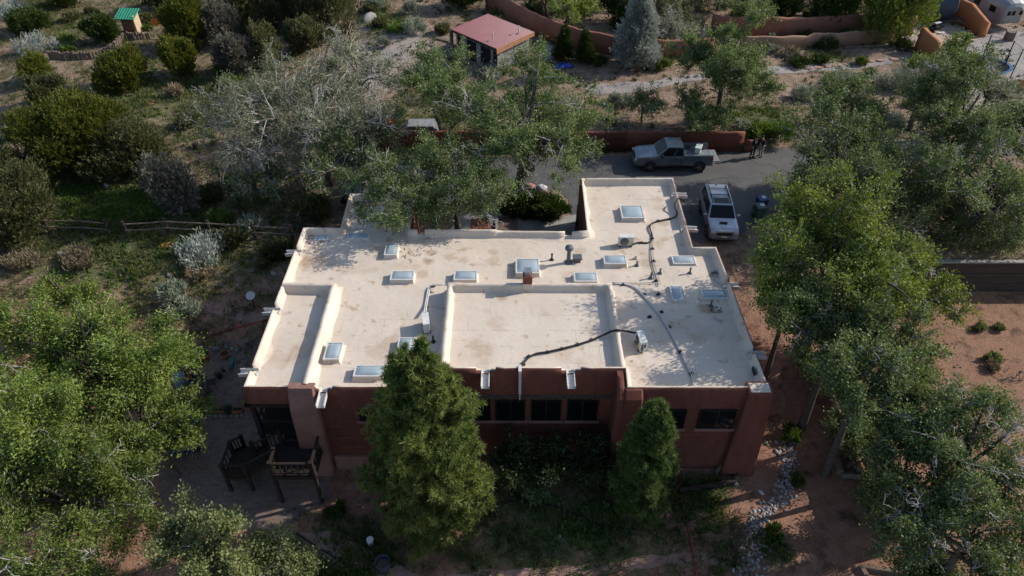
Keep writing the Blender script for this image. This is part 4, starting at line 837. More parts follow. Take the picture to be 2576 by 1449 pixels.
def suv(label, loc, rz, pm, name='parked_suv'):
    t = thing(name, label, 'SUV', loc, rz); mb = MB()
    mb.loft([ring(2.42,.74,.42,.80,.1,.8), ring(2.36,.90,.38,.98,.1,.8), ring(2.1,.94,.36,1.06), ring(1.3,.955,.36,1.13), ring(.95,.96,.36,1.15), ring(-1.9,.96,.38,1.16), ring(-2.3,.93,.42,1.14), ring(-2.42,.86,.5,1.08)]); mb.build('body', pm, t)
    greenhouse(t, pm, 1.12, .42, -2.05, -2.33, .90, .72, 1.12, 1.78, (.42, .68, .94))
    mb = MB(); mb.box((.02,0,1.785), (.62,.98,.02)); mb.build('sunroof', CGL, t)
    mb = MB(); mb.box((1.62,.0,1.15), (.16,.5,.05), ch=.02); mb.build('hood_scoop', TRIM, t)
    mb = MB(); mb.box((2.40,0,.80), (.07,1.0,.2), ch=.02); mb.build('grille', TRIM, t); mb = MB(); mb.box((2.44,0,.5), (.08,1.5,.16), ch=.03); mb.build('bumper', CHROME if 'silver' in label else TRIM, t)
    mb = MB(); mb.box((2.46,0,.62), (.02,.36,.13)); mb.build('licence_plate', ACW, t)
    for y in (1, -1):
        mb = MB(); mb.box((2.32,y*.72,.86), (.2,.3,.17), ch=.04); mb.build('headlight', LAMPW, t); mb = MB(); mb.box((-2.36,y*.8,.98), (.12,.2,.3), ch=.03); mb.build('tail_light', LAMPR, t)
        mb = MB(); mb.box((.86,y*1.06,1.2), (.14,.22,.15), ch=.04); mb.build('mirror', pm, t)
        mb = MB(); mb.beam((.3,y*.58,1.85),(-1.75,y*.58,1.85),.045,.045); mb.box((.26,y*.58,1.81),(.14,.05,.08)); mb.box((-.7,y*.58,1.81),(.14,.05,.08)); mb.box((-1.72,y*.58,1.81),(.14,.05,.08)); mb.build('roof_rail', TRIM, t)
        for x in (1.5, -1.35): mb = MB(); mb.lathe([(.3,-.03),(.45,-.03),(.45,.03),(.3,.03)], (x,y*.935,.4), 20, ax='Y'); mb.build('wheel_arch', TRIM, t); wheel(t, x, y*.83)
        for x in (.1, -.85): mb = MB(); mb.box((x,y*.965,1.03), (.2,.02,.035)); mb.build('door_handle', pm, t)
    for x in (-.55, -1.35): mb = MB(); mb.beam((x,-.58,1.86),(x,.58,1.86),.06,.03); mb.build('roof_bar', TRIM, t)
    mb = MB(); mb.box((-1.9,0,1.83), (.12,.04,.09), ch=.015); mb.build('antenna', TRIM, t); return t
pp = at(1626, 432, 0); pickup((pp.x+2.02, pp.y+.95, .02), math.pi)
suv('silver SUV with roof rails parked on the driveway beside the garage wing', (at(1808,533,.9).x, at(1808,533,.9).y, .02), rad(-93.5), paint('silver_paint', (.33, .36, .40), .5))
suv('black car in deep shade under the elms behind the left rear wing', (-9.2, 41.3, .02), rad(178), paint('black_paint', (.008, .009, .011), .2), 'parked_car')
c = at(1757, 374, 1.05); t = thing('cool_box', 'pale mint cool box standing in the bed of the pickup', 'cooler', (c.x, c.y, .82), rad(68)); MINT = M('mint_plastic', (.50, .58, .52), (.44, .52, .46), 3, rough=.5)
mb = MB(); mb.box((0,0,.19), (.78,.42,.38), ch=.03); mb.build('tub', MINT, t); mb = MB(); mb.box((0,0,.43), (.82,.46,.09), ch=.03); mb.build('lid', MINT, t); mb = MB(); mb.box((.2,-.23,.33),(.06,.03,.14)); mb.box((-.2,-.23,.33),(.06,.03,.14)); mb.build('latch', TRIM, t)
# ------------------------------------------------------------------ the two people
def skin_mesh(name, joints, edges, radii, mat, parent, sub=2):
    me = bpy.data.meshes.new(name); me.from_pydata(joints, edges, []); o = link_mesh(name, me, parent); me.materials.append(mat)
    s = o.modifiers.new('skin', 'SKIN'); s.use_smooth_shade = True
    for v, r in zip(me.skin_vertices[0].data, radii): v.radius = r if hasattr(r, '__len__') else (r, r)
    me.skin_vertices[0].data[0].use_root = True; m = o.modifiers.new('sub', 'SUBSURF'); m.levels = sub; m.render_levels = sub; return o
SKIN = M('skin', (.42, .24, .17), rough=.6)
def person(label, loc, rz, top, legs, hairc, hands=(('L', (.27, .20, .98)), ('R', (-.27, .20, .98))), bend=0., logo=False):
    t = thing('person', label, 'person', loc, rz); b = bend
    J = [(0,0,.98),(0,.02*b,1.15),(0,.08*b,1.38),(0,.14*b,1.50),(0,.19*b+.01,1.60),(0,.24*b+.015,1.72),(.10,0,.92),(.12,.03,.50),(.13,0,.09),(.14,.12,.05),(-.10,0,.92),(-.12,.04,.50),(-.13,0,.09),(-.14,.12,.05),(.19,.09*b,1.40),(.26,.04+.08*b,1.16),hands[0][1],(-.19,.09*b,1.40),(-.26,.04+.08*b,1.16),hands[1][1]]
    E_ = [(0,1),(1,2),(2,3),(3,4),(4,5),(0,6),(6,7),(7,8),(8,9),(0,10),(10,11),(11,12),(12,13),(2,14),(14,15),(15,16),(2,17),(17,18),(18,19)]
    Rr = [(.15,.11),(.14,.1),(.16,.1),.055,.085,.075,.085,.06,.042,.035,.085,.06,.042,.035,.06,.045,.03,.06,.045,.03]
    skin_mesh('body', J, E_, Rr, SKIN, t)
    mt = M('cloth_'+top[0], top[1], rough=.9); ml = M('cloth_'+legs[0], legs[1], rough=.9)
    skin_mesh('jacket', [J[i] for i in (0,1,2,3,14,15,17,18)]+[Vector(J[15]).lerp(Vector(J[16]),.85), Vector(J[18]).lerp(Vector(J[19]),.85)], [(0,1),(1,2),(2,3),(2,4),(4,5),(5,8),(2,6),(6,7),(7,9)], [(.18,.13),(.17,.125),(.19,.125),.075,.078,.062,.078,.062,.048,.048], mt, t)
    skin_mesh('trousers', [J[i] for i in (0,6,7,8,10,11,12)], [(0,1),(1,2),(2,3),(0,4),(4,5),(5,6)], [(.165,.125),.1,.078,.062,.1,.078,.062], ml, t)
    for s in (1, -1): mb = MB(); mb.box((s*.135,.06,.045), (.1,.28,.09), ch=.03); mb.build('shoe', TRIM, t)
    h = Vector(J[5]); mb = MB(); mb.lathe([(.03,-.06),(.09,-.02),(.102,.03),(.09,.08),(.05,.115),(.01,.125)], h+Vector((0,-.02,.0)), 14); mb.build('hair', M('hair_dark', hairc, rough=.8), t, smooth=True)
    f = MB(); f.box(h+Vector((0,.085,-.035)), (.025,.03,.04), ch=.008); f.box(h+Vector((0,.075,-.08)), (.05,.014,.012)); f.build('nose_and_mouth', SKIN, t)
    for s in (1, -1): mb = MB(); mb.box(h+Vector((s*.032,.078,-.005)), (.022,.014,.012)); mb.build('eye', TRIM, t); mb = MB(); mb.box(h+Vector((s*.088,.0,-.02)), (.02,.04,.06), ch=.008); mb.build('ear', SKIN, t)
    for nm, hp in hands:
        hp = Vector(hp); sg = 1 if nm == 'L' else -1; mb = MB(); mb.box(hp+Vector((0,.03,-.03)), (.035,.075,.085), ch=.012); hd = mb.build('hand', SKIN, t)
        for k in range(4):
            q0 = hp+Vector((0,.005+k*.02,-.07)); l = (.07,.08,.085,.065)[k]; fm = MB(); fm.tube([q0, q0+Vector((-sg*.012,.01,-l*.55)), q0+Vector((-sg*.035,.018,-l*.85))], [.009,.0085,.007], 6); fm.build('finger', SKIN, hd)
        fm = MB(); q0 = hp+Vector((0,.065,-.02)); fm.tube([q0, q0+Vector((-sg*.01,.03,-.02)), q0+Vector((-sg*.015,.045,-.05))], [.011,.01,.008], 6); fm.build('thumb', SKIN, hd)
    if logo:
        mb = MB(); c0 = Vector((0,.135+.05*b,1.30))
        mb.tube([c0+Vector((-.07,0,.09)), c0+Vector((-.06,.012,-.02)), c0+Vector((0,.02,-.07)), c0+Vector((.06,.012,-.02)), c0+Vector((.07,0,.09))], .018, 6); mb.tube([c0+Vector((-.02,.01,.06)), c0+Vector((.03,.012,.02))], .014, 6); mb.build('chest_print', ACW, t)
    return t
p = at(1890, 396, 0); person('person in a black hooded top with a white print, at the driveway edge', (p.x, p.y, .02), rad(200), ('black', (.012,.012,.014)), ('navy', (.025,.028,.045)), (.01,.008,.007), bend=.3, logo=True)
p = at(1910, 397, 0); person('person in a dark top and pale grey trousers with bowed head', (p.x+.1, p.y+.15, .02), rad(110), ('charcoal', (.018,.018,.02)), ('pale_grey', (.30,.29,.28)), (.012,.01,.009), hands=(('L', (.16,.30,1.02)), ('R', (-.16,.30,1.02))), bend=.9)
# ------------------------------------------------------------------ bins, buckets, garden things
def bin_(label, p, rz, mat, lidm):
    t = thing('wheeled_bin', label, 'trash bin', p, rz); mb = MB(); mb.loft([[(-.25,-.27,.08),(.25,-.27,.08),(.25,.27,.08),(-.25,.27,.08)],[(-.31,-.35,.98),(.31,-.35,.98),(.31,.35,.98),(-.31,.35,.98)]]); mb.build('tub', mat, t)
    mb = MB(); mb.box((0,0,1.02), (.68,.78,.07), ch=.03); l = mb.build('lid', lidm, t); mb = MB(); mb.box((.1,.05,1.058), (.26,.3,.006)); mb.build('sticker', ACW, l)
    for s in (1,-1): mb = MB(); mb.lathe([(.02,-.03),(.12,-.03),(.12,.03),(.02,.03)], (s*.27,.3,.12), 12, ax='X'); mb.build('wheel', TRIM, t)
BLU = M('bin_blue', (.012, .03, .11), rough=.5); BGR = M('bin_green', (.035, .075, .062), rough=.5)
bin_('blue wheeled bin, the farther of the two beside the driveway', at(1910,530,0), rad(10), BLU, BLU); bin_('grey green wheeled bin, the nearer of the two beside the driveway', at(1906,550,0), rad(6), BGR, BGR)
def lathe_thing(name, label, cat, p, prof, mat, part, extra=None, n=18):
    t = thing(name, label, cat, p); mb = MB(); mb.lathe(prof, (0,0,0), n, cap=False); mb.build(part, mat, t, smooth=False)
    if extra: extra(t)
    return t
WHT = M('white_plastic', (.62, .64, .66), (.55, .57, .6), 4, rough=.45)
def _lid(t): mb = MB(); mb.lathe([(.0,.385),(.155,.385),(.16,.375),(.16,.36)], n=18, cap=False); mb.build('lid', WHT, t); mb = MB(); mb.tube([(.15,0,.34),(.17,.1,.2),(.12,.16,.16)], .008, 5); mb.build('handle', GALV, t)
lathe_thing('plastic_bucket', 'white lidded bucket beside the front path under the big pine', 'bucket', gp(933,1368), [(.01,0),(.125,0),(.15,.37)], WHT, 'tub', _lid)
def _soil(t): mb = MB(); mb.lathe([(.01,.42),(.26,.42),(.26,.40)], cap=False); mb.build('litter', _m['dry_twigs'] if 'dry_twigs' in _m else OLDW, t)
lathe_thing('garden_bin', 'dark blue grey open bin on the front path at the bottom edge', 'bin', gp(966,1432), [(.01,.0),(.25,.0),(.31,.66),(.33,.68),(.30,.68),(.27,.36)], M('slate_plastic', (.055, .065, .085), (.04, .048, .065), 4, rough=.6), 'tub', _soil)
p = gp(641,775); t = thing('satellite_dish', 'pale oval satellite dish on a short post left of the house', 'satellite dish', p); mb = MB(); mb.tube([(0,0,-.1),(0,0,.95)], .035, 8); mb.build('mast', DARKM, t)
mb = MB(); mb.lathe([(.01,0),(.22,.012),(.40,.05),(.42,.055),(.40,.03),(.2,-.012),(.01,-.02)], n=24, cap=False); d = mb.build('dish', M('dish_grey', (.55, .53, .5), (.48, .46, .43), 4, rough=.5), t); d.scale = (.62,)*3; d.location = (0,-.05,1.0); d.rotation_euler = (rad(32), rad(6), 0)
TERRA = M('terracotta', (.30, .12, .065), (.22, .085, .05), 4, bump=.1); SOIL = M('potting_soil', (.03, .022, .016), rough=.95); PALEP = M('pale_pot', (.42, .38, .33), (.33, .3, .26), 5)
potleaf = None
def pot(label, x, y, r, h, mat, leaf=True):
    p = gp(x, y); t = thing('plant_pot', label, 'plant pot', p, 0, 'pots on the patio'); mb = MB(); mb.lathe([(.01,0),(r*.68,0),(r*.95,h*.85),(r*1.05,h*.86),(r*1.05,h),(r*.9,h),(r*.88,h*.86)], n=16, cap=False); mb.build('pot', mat, t)
    mb = MB(); mb.lathe([(.01,h*.87),(r*.89,h*.86)], n=16, cap=False); mb.build('soil', SOIL, t)
    if leaf:
        q = random.Random(x); mb = MB()
        for _ in range(26):
            a = q.uniform(0,6.3); e = q.uniform(.3,1.1); l = q.uniform(.15,.34); d_ = Vector((math.cos(a)*e, math.sin(a)*e, 1)).normalized(); s = Vector((-math.sin(a), math.cos(a), 0))*.025; b0 = Vector((math.cos(a)*r*.4, math.sin(a)*r*.4, h*.86))
            mb.add([b0, b0+d_*l*.6+s, b0+d_*l, b0+d_*l*.6-s], [(0,1,2,3)])
        mb.build('plant', M('pot_plant', (.04, .075, .022), (.06, .1, .035), 6, island=.3), t)
for a in [('large terracotta pot by the stone edging at the rear of the patio', 518,904,.3,.45,TERRA), ('pale rimmed terracotta pot left of the large rear terracotta pot', 500,918,.26,.42,TERRA,False), ('big terracotta pot at the left side of the patio by the blue cloth', 466,958,.36,.5,TERRA), ('dark pot with a pale rim at the rear edge near the house', 568,900,.26,.35,TERRA,False),
          ('small white pot standing alone on the patio', 566,941,.16,.24,PALEP), ('small black pot beside the small white pot', 553,951,.17,.26,TRIM), ('terracotta pot in the middle of the front pot row', 518,1032,.28,.4,TERRA), ('round dark pot beside the flower box in the front pot row', 577,1036,.24,.28,TRIM)]: pot(*a)
for lb, x, y, w_ in (('long terracotta flower box in the front pot row', 549,1037,.8), ('shorter terracotta flower box nearest the porch', 600,1037,.55)):
    t = thing('flower_box', lb, 'flower box', gp(x, y), 0, 'pots on the patio'); mb = MB()
    mb.span((-w_/2,-.15,0),(w_/2,.15,.03)); mb.span((-w_/2,-.15,.03),(w_/2,-.12,.26)); mb.span((-w_/2,.12,.03),(w_/2,.15,.26)); mb.span((-w_/2,-.12,.03),(-w_/2+.03,.12,.26)); mb.span((w_/2-.03,-.12,.03),(w_/2,.12,.26)); mb.build('trough', TERRA, t); mb = MB(); mb.span((-w_/2+.03,-.12,.03),(w_/2-.03,.12,.22)); mb.build('soil', SOIL, t)
def chair(label, x, y, rz):
    t = thing('patio_chair', label, 'chair', gp(x, y), rz, 'black metal chairs on the patio'); mb = MB(); mb.box((0,0,.44), (.46,.44,.03), ch=.012); mb.build('seat', IRON, t)
    mb = MB(); mb.tube([(-.23,.2,.44),(-.24,.28,.75),(-.14,.31,.93),(.14,.31,.93),(.24,.28,.75),(.23,.2,.44)], .016, 6)
    for k in range(5): mb.tube([(-.14+k*.07,.21,.45),(-.13+k*.065,.305,.9)], .009, 5)
    mb.build('backrest', IRON, t)
    for sx in (-1,1):
        for sy in (-1,1): mb = MB(); mb.tube([(sx*.2,sy*.19,.44),(sx*.25,sy*.26,0)], .015, 6); mb.build('leg', IRON, t)
        mb = MB(); mb.tube([(sx*.24,.26,.66),(sx*.27,-.02,.68),(sx*.25,-.2,.64),(sx*.22,-.2,.44)], .014, 6); mb.build('armrest', IRON, t)
chair('black metal patio chair farthest back, by the big terracotta pot', 506,962,rad(150)); chair('black metal patio chair with its back towards the house', 536,975,rad(-70)); chair('black metal patio chair nearest the pot row', 528,1008,rad(-130))
t = thing('patio_table', 'round black metal table among the patio chairs', 'table', gp(500,990)); mb = MB(); mb.lathe([(.01,.70),(.5,.70),(.52,.715),(.5,.73),(.01,.73)], n=24, cap=False); mb.build('table_top', IRON, t)
for k in range(4): a = k*1.57+.5; mb = MB(); mb.tube([(math.cos(a)*.35,math.sin(a)*.35,.7),(math.cos(a)*.2,math.sin(a)*.2,.35),(math.cos(a)*.42,math.sin(a)*.42,0)], .018, 6); mb.build('leg', IRON, t)
def cloth(name, label, cat, p, pts, mat, part='cloth'):
    t = thing(name, label, cat, p); q = random.Random(label); mb = MB(); rows = []
    for r, z in pts: rows.append([(math.cos(a)*r[0]*q.uniform(.85,1.15), math.sin(a)*r[1]*q.uniform(.85,1.15), z+q.uniform(-.05,.05)) for a in [k*math.pi/7 for k in range(14)]])
    mb.loft(rows); mb.build(part, mat, t, smooth=True); return t
cloth('covered_grill', 'light blue cloth draped over something at the left patio edge', 'cover', gp(458,966), [((.36,.42),0),((.32,.38),.4),((.24,.30),.75),((.08,.1),.86)], M('blue_cloth', (.17, .27, .38), (.12, .2, .3), 3, rough=.9))
t = thing('garden_hose_box', 'narrow green box lying on the patio near the house', 'box', gp(584,917), rad(100)); mb = MB(); mb.box((0,0,.1), (.8,.2,.18), ch=.03); mb.build('box', M('teal_green', (.02, .17, .11), rough=.5), t); mb = MB(); mb.box((-.3,0,.2),(.12,.1,.03)); mb.build('handle', TRIM, t)
p = gp(466,1142); t = thing('wheelbarrow', 'deep blue wheelbarrow on the patio below the locusts', 'wheelbarrow', p, rad(15)); DBL = M('deep_blue', (.008, .018, .16), (.006, .012, .12), 3, rough=.4)
mb = MB(); mb.loft([[(-.3,-.2,.25),(.3,-.2,.25),(.3,.2,.25),(-.3,.2,.25)],[(-.55,-.33,.55),(.55,-.3,.6),(.55,.3,.6),(-.55,.33,.55)]]); mb.build('tray', DBL, t); mb = MB(); mb.lathe([(.05,-.04),(.18,-.04),(.18,.04),(.05,.04)], (.62,0,.18), 14, ax='Y'); mb.build('wheel', TRIM, t)
for s in (1,-1): mb = MB(); mb.tube([(.62,s*.06,.18),(.0,s*.22,.3),(-.95,s*.28,.55)], .022, 6); mb.build('handle', OLDW, t); mb = MB(); mb.tube([(-.3,s*.22,.32),(-.38,s*.24,0)], .02, 6); mb.build('leg', IRON, t)
p = gp(450,1082); t = thing('water_trough', 'dark water trough with a teal rim between locusts and patio', 'trough', p, rad(-5)); TEAL = M('teal_rim', (.035, .085, .10), rough=.5); mb = MB(); mb.box((0,0,.25),(1.9,.95,.5)); mb.build('tub', TRIM, t); mb = MB(); mb.box((0,.5,.52),(2.0,.12,.06)); mb.box((0,-.5,.52),(2.0,.12,.06)); mb.box((.97,0,.52),(.1,.88,.06)); mb.box((-.97,0,.52),(.1,.88,.06)); mb.build('rim', TEAL, t)
STN = M('edging_stone', (.24, .215, .20), (.16, .145, .135), 3, bump=.3, island=.2)
def stones(label, pts, r, name='stone_edging'):
    q = random.Random(label); P = [gp(*a) for a in pts]; mb = MB()
    for i in range(len(P)-1):
        n = max(1, int((P[i+1]-P[i]).length/(r*1.8)))
        for k in range(n):
            c = P[i].lerp(P[i+1], k/n); rr_ = r*q.uniform(.7,1.15); c.z = T(c.x, c.y)
            mb.loft([[c+Vector((math.cos(a)*rr_*f*q.uniform(.85,1.1), math.sin(a)*rr_*f*q.uniform(.85,1.1), z)) for a in [j*.898 for j in range(7)]] for f, z in ((1,-.1),(1,rr_*.6),(.6,rr_))])
    o = mb.build(name, STN, None, org=P[0]); o.location = P[0]; return tag(o, label, 'edging')
stones('curved row of rough stones edging the rear of the patio', [(600,882),(570,876),(545,880),(520,893),(495,905),(470,925),(450,950)], .2); stones('low stone kerb behind the front pot row of the patio', [(610,1046),(570,1048),(530,1050),(490,1052)], .14)
stones('short dry stone row at the left below the rail fence', [(150,640),(175,640),(200,632)], .18, 'stone_row')
def strip(name, label, cat, pts, r, mat, z=.03):
    P = [gp(a[0], a[1])+Vector((0,0,z)) for a in pts]; S = []
    for i in range(len(P)-1):
        for k in range(4): S.append(P[i].lerp(P[i+1], k/4))
    S.append(P[-1])
    for _ in range(3): S = [S[0]]+[(S[i-1]+S[i]*2+S[i+1])/4 for i in range(1, len(S)-1)]+[S[-1]]
    S = [Vector((p.x, p.y, T(p.x, p.y)+z)) for p in S]; mb = MB(); mb.tube(S, r, 6); o = mb.build(name, mat, None, org=P[0], smooth=True); o.location = P[0]; return tag(o, label, cat)
HOSE = M('red_hose', (.42, .025, .02), (.34, .02, .016), 6, rough=.4)
strip('garden_hose', 'bright red hose snaking from the front wall across the lawn', 'hose', [(1700,1168),(1690,1190),(1684,1205),(1692,1196),(1706,1198),(1716,1213),(1712,1226),(1696,1236),(1686,1248),(1692,1266),(1708,1278),(1716,1290),(1726,1312),(1732,1340),(1738,1372),(1746,1410),(1752,1455)], .03, HOSE)
strip('garden_hose', 'dark red hose lying across the garden path left of the house', 'hose', [(690,804),(660,808),(635,814),(600,824),(570,832),(540,842),(520,850)], .03, HOSE)
strip('lawn_edging', 'dark curved edging strip along the front lawn between the two pines', 'edging', [(1235,1285),(1262,1268),(1300,1258),(1372,1268),(1425,1286),(1469,1303),(1519,1328),(1602,1334)], .05, TRIM); strip('lawn_edging', 'dark edging strip along the left side of the front path', 'edging', [(745,1342),(800,1378),(860,1415),(920,1455)], .045, TRIM); strip('lawn_edging', 'dark edging strip along the right side of the front path', 'edging', [(850,1328),(900,1362),(960,1395),(1020,1425)], .045, TRIM)
planks('dark timber kerb of the gravel bed at the right front corner', [((1708,1240),(1845,1218),.14),((1845,1218),(1858,1172),.14)], 'timber_kerb', 'edging', POSTW, .3)
p = gp(1838,1206); t = thing('plank_trestle', 'pale planks leaning at the right front corner beside white rocks', 'planks', p); mb = MB(); mb.beam((-.75,.2,.1),(.05,.9,.85),.16,.04,up=(0,0,1)); mb.build('plank', OLDW, t); mb = MB(); mb.beam((.3,-.1,.05),(.12,.95,.9),.16,.04); mb.build('plank', OLDW, t)
for k in range(3): mb = MB(); mb.beam((-.35+k*.1,.28+k*.22,.30+k*.2),(.22-k*.03,.2+k*.22,.3+k*.2),.12,.035); mb.build('tread', OLDW, t)
def rock(label, x, y, s, mat, name='rock', zs=.6):
    o = bpy.data.objects.new(name, protos[hash_(label) % 6].copy()); o.data.materials.clear(); o.data.materials.append(mat); COL.objects.link(o); p = gp(x, y); o.location = p+Vector((0,0,s*zs*.25)); o.scale = (s, s*.85, s*zs*1.4); o.rotation_euler = (0,0,x*.7); return tag(o, label, name)
def hash_(s): return sum(ord(c)*(i+1) for i, c in enumerate(s))
PALE = M('pale_rock', (.27, .265, .255), (.17, .165, .16), 1.5, bump=.3); WROCK = M('white_rock', (.62, .60, .56), (.5, .48, .45), 2)
for a in [('big pale boulder beside the climbing rail fence',926,52,1.15,PALE), ('white rock nearest the pale planks at the right front corner',1858,1186,.22,WROCK), ('second white rock in front of the first by the corner planks',1848,1215,.2,WROCK), ('small white stone at the foot of the right front wall',1724,1170,.12,WROCK), ('white stone on the dry ground left of the dead pinyon',268,467,.28,WROCK),
          ('orange brown rock on the open grass below the dome juniper',588//1,417//1,.2,TERRA) if False else ('orange brown rock on the open grass right of the largest juniper',378,263,.25,TERRA), ('pale stone beside the orange brown rock',396,272,.2,PALE), ('pale stone in the grass above the orange brown rock',470,220,.18,PALE), ('pink stone below the silver leaved shrub',425,692,.25,COB[2]), ('pale flat rock near the silver shrub left of the house',690,690,.3,PALE), ('white stone beside the creek bed head',1928,1116,.16,WROCK), ('white stone left of the middle creek bed',1915,1240,.15,WROCK)]: rock(*a)
for i, (x, y) in enumerate([(2000,176),(2033,172),(2058,171),(2077,168),(2104,166),(2131,163),(2149,161),(2178,159),(2192,155),(2215,153),(2250,150)]):
    p = gp(x, y); mb = MB(); q = random.Random(i); mb.prism([(math.cos(a)*.42*q.uniform(.75,1.1), math.sin(a)*.34*q.uniform(.75,1.1)) for a in [k*.785 for k in range(8)]], -.03, .09); o = mb.build('flagstone', M('flagstone_pink', (.34, .21, .17), (.26, .16, .13), 3)); o.location = p; tag(o, 'flat pinkish flagstone in the row across the grey gravel path', 'flagstone', 'flagstones of the upper path')
for i, (lb, a, b, r) in enumerate([('thick upright log standing at the left of the log pile',(2105,1165),(2112,1195),.2), ('pale log lying at the front of the log pile',(2116,1200),(2160,1204),.15), ('crooked log across the middle of the log pile',(2130,1180),(2150,1160),.13), ('short log in the dark back of the log pile',(2135,1150),(2150,1172),.13), ('log at the right end of the log pile',(2155,1185),(2175,1200),.14)]):
    p, q_ = gp(*a), gp(*b); mb = MB(); mb.tube([Vector((0,0,r)), (q_-p)*.5+Vector((0,0,r*1.1)), (q_-p)+Vector((0,0,r))], r, 9); o = mb.build('cut_log', BARK_L if False else M('log_bark', (.20, .165, .135), (.12, .098, .08), 4, bump=.4, bscale=10)); o.location = p; tag(o, lb, 'log')
planks('weathered timbers forming a corner at the bottom edge, lower right', [((2162,1425),(2178,1452),.2),((2165,1428),(2225,1438),.16),((2225,1438),(2290,1446),.16)], 'corner_timber', 'timber', OLDW, .2)
# brick heap and pale panels behind the driveway wall
p = gp(968,318); t = thing('brick_stack', 'heap of orange bricks with boards on top behind the driveway wall', 'bricks', p); q = random.Random(2); mb = MB(); BRK = M('orange_brick', (.48, .17, .085), (.36, .13, .07), 6, island=.25)
for k in range(90):
    a, b_ = q.gauss(0,.55), q.gauss(0,.4); z = max(.06, 1.15-1.1*math.hypot(a/1.3,b_/1.0))*q.uniform(.3,1); mb.box((a,b_,z), (.24,.12,.08), rz=q.uniform(-.5,.5))
mb.box((0,0,.3), (1.3,.9,.6)); mb.build('bricks', BRK, t)
for k in range(5): mb = MB(); mb.beam((-1.1+.2*k,-.5,.5+.08*k),(.5,.1+.12*k,1.1+.06*k),.14,.03); mb.build('board', OLDW, t)
p = gp(1062,322); t = thing('panel_stack', 'low stack of pale grey paving panels behind the driveway wall', 'panels', p)
for k in range(4): mb = MB(); mb.box((q.uniform(-.1,.1),q.uniform(-.1,.1),.08+k*.13), (2.6-.2*k,1.3,.1), rz=q.uniform(-.05,.05)); mb.build('panel', M('pale_panel', (.24, .25, .26), (.15, .16, .165), 2.5), t)
cloth('rubble_bag', 'red and white patterned sack on the driveway edge beside the thick elm trunk', 'sack', at(1332,476,.02), [((.4,.3),0),((.42,.32),.25),((.25,.2),.42)], M('patterned_sack', (.40, .12, .11), (.12, .2, .17), 7, lo=.48, hi=.52), 'sack'); cloth('rubble_bag', 'white and grey sack on the driveway edge right of the red one', 'sack', at(1362,480,.02), [((.38,.3),0),((.4,.32),.26),((.22,.2),.42)], M('white_sack', (.48, .48, .49), (.22, .23, .24), 6, lo=.45, hi=.55), 'sack')
for i, (lb, x, y) in enumerate((('left orange saucer lying in the weeds below the rail fence',421,621),('right orange saucer lying in the weeds below the rail fence',432,619))): lathe_thing('saucer', lb, 'saucer', gp(x,y), [(.05,.05),(.24,.06),(.3,.14),(.32,.14),(.26,.03),(.05,.02)], M('saucer_orange', (.42, .19, .05), (.33, .14, .04), 4), 'dish')
lathe_thing('tree_stump', 'short dark tree stump on the grass left of the pale elm', 'stump', gp(495,374), [(.3,-.1),(.24,.2),(.23,.5),(.01,.52)], BARK_ if False else M('stump_bark', (.09, .07, .055), (.06, .045, .035), 5, bump=.4), 'stump')
o = (lambda mb: mb)(MB()); o.tube([(-1.2,0,.1),(-.3,.1,.14),(.5,.05,.1),(1.3,-.2,.08)], [.09,.11,.1,.06], 7); o = o.build('fallen_branch', M('rotten_log', (.22, .13, .09), (.13, .085, .06), 3, bump=.4)); o.location = gp(545,425); o.rotation_euler = (0,0,rad(-50)); tag(o, 'reddish rotten log lying on the hillside above the rail fence', 'log')
# garden beds by the courtyard walk
for lb, poly in (('left dark red mulch bed framed in concrete by the courtyard', [(1186,552),(1244,547),(1246,580),(1184,580)]), ('right brown mulch bed framed in concrete by the courtyard', [(1253,547),(1280,549),(1303,556),(1303,582),(1253,580)])):
    P = pxpoly(poly); ob = sheet('mulch_bed', P, M('red_mulch', (.22, .085, .055), (.13, .055, .038), 6, bump=.6, bscale=25, vary=.35) if 'left' in lb else M('brown_mulch', (.20, .13, .11), (.12, .08, .065), 6, bump=.6, bscale=25, vary=.35), lambda x, y: T(x, y)+.07, .4)
mb = MB(); a, b_ = gp(1248,546), gp(1250,585); mb.beam(a+Vector((0,0,.1)), b_+Vector((0,0,.1)), .16, .3); o = mb.build('kerb', CONC, None); o['kind'] = 'structure'
# ------------------------------------------------------------------ upper right corner
p = gp(2312,206); CLAY = M('clay', (.30, .20, .155), (.24, .155, .12), 1.5, bump=.25, bscale=8)
t = thing('clay_oven', 'rounded clay oven with an open top at the upper right', 'clay oven', p); mb = MB(); mb.lathe([(1.0,-.1),(1.08,.25),(.98,.65),(.75,.95),(.52,1.05),(.44,1.02),(.42,.9),(.5,.6)], n=26, cap=False); mb.build('dome', CLAY, t, smooth=True); mb = MB(); mb.lathe([(.01,.55),(.55,.55)], n=20, cap=False); mb.build('opening', DKO, t)
p = gp(2470,184); t = thing('trampoline', 'round trampoline with a blue rim and tall black net poles', 'trampoline', p); NET = M('net_black', (.02, .02, .022), rough=.8)
mb = MB(); mb.lathe([(1.9,.80),(1.9,.85),(.01,.86)], n=32, cap=True); mb.build('jumping_mat', M('tramp_mat', (.02, .024, .034), rough=1, spec=.02), t); mb = MB(); mb.lathe([(1.88,.87),(1.9,.9),(2.2,.9),(2.24,.86),(2.2,.8)], n=36, cap=False); mb.build('rim_pad', M('tramp_blue', (.03, .10, .20), (.022, .075, .16), 3, rough=.5), t)
for k in range(7):
    a = k*.8976+.3; c, s = math.cos(a)*2.25, math.sin(a)*2.25; mb = MB(); mb.tube([(c,s,0),(c,s,2.75)], .05, 7); mb.build('pole', NET, t)
mb = MB(); mb.tube([(math.cos(k*.224)*2.25, math.sin(k*.224)*2.25, 2.6) for k in range(29)], .018, 5)
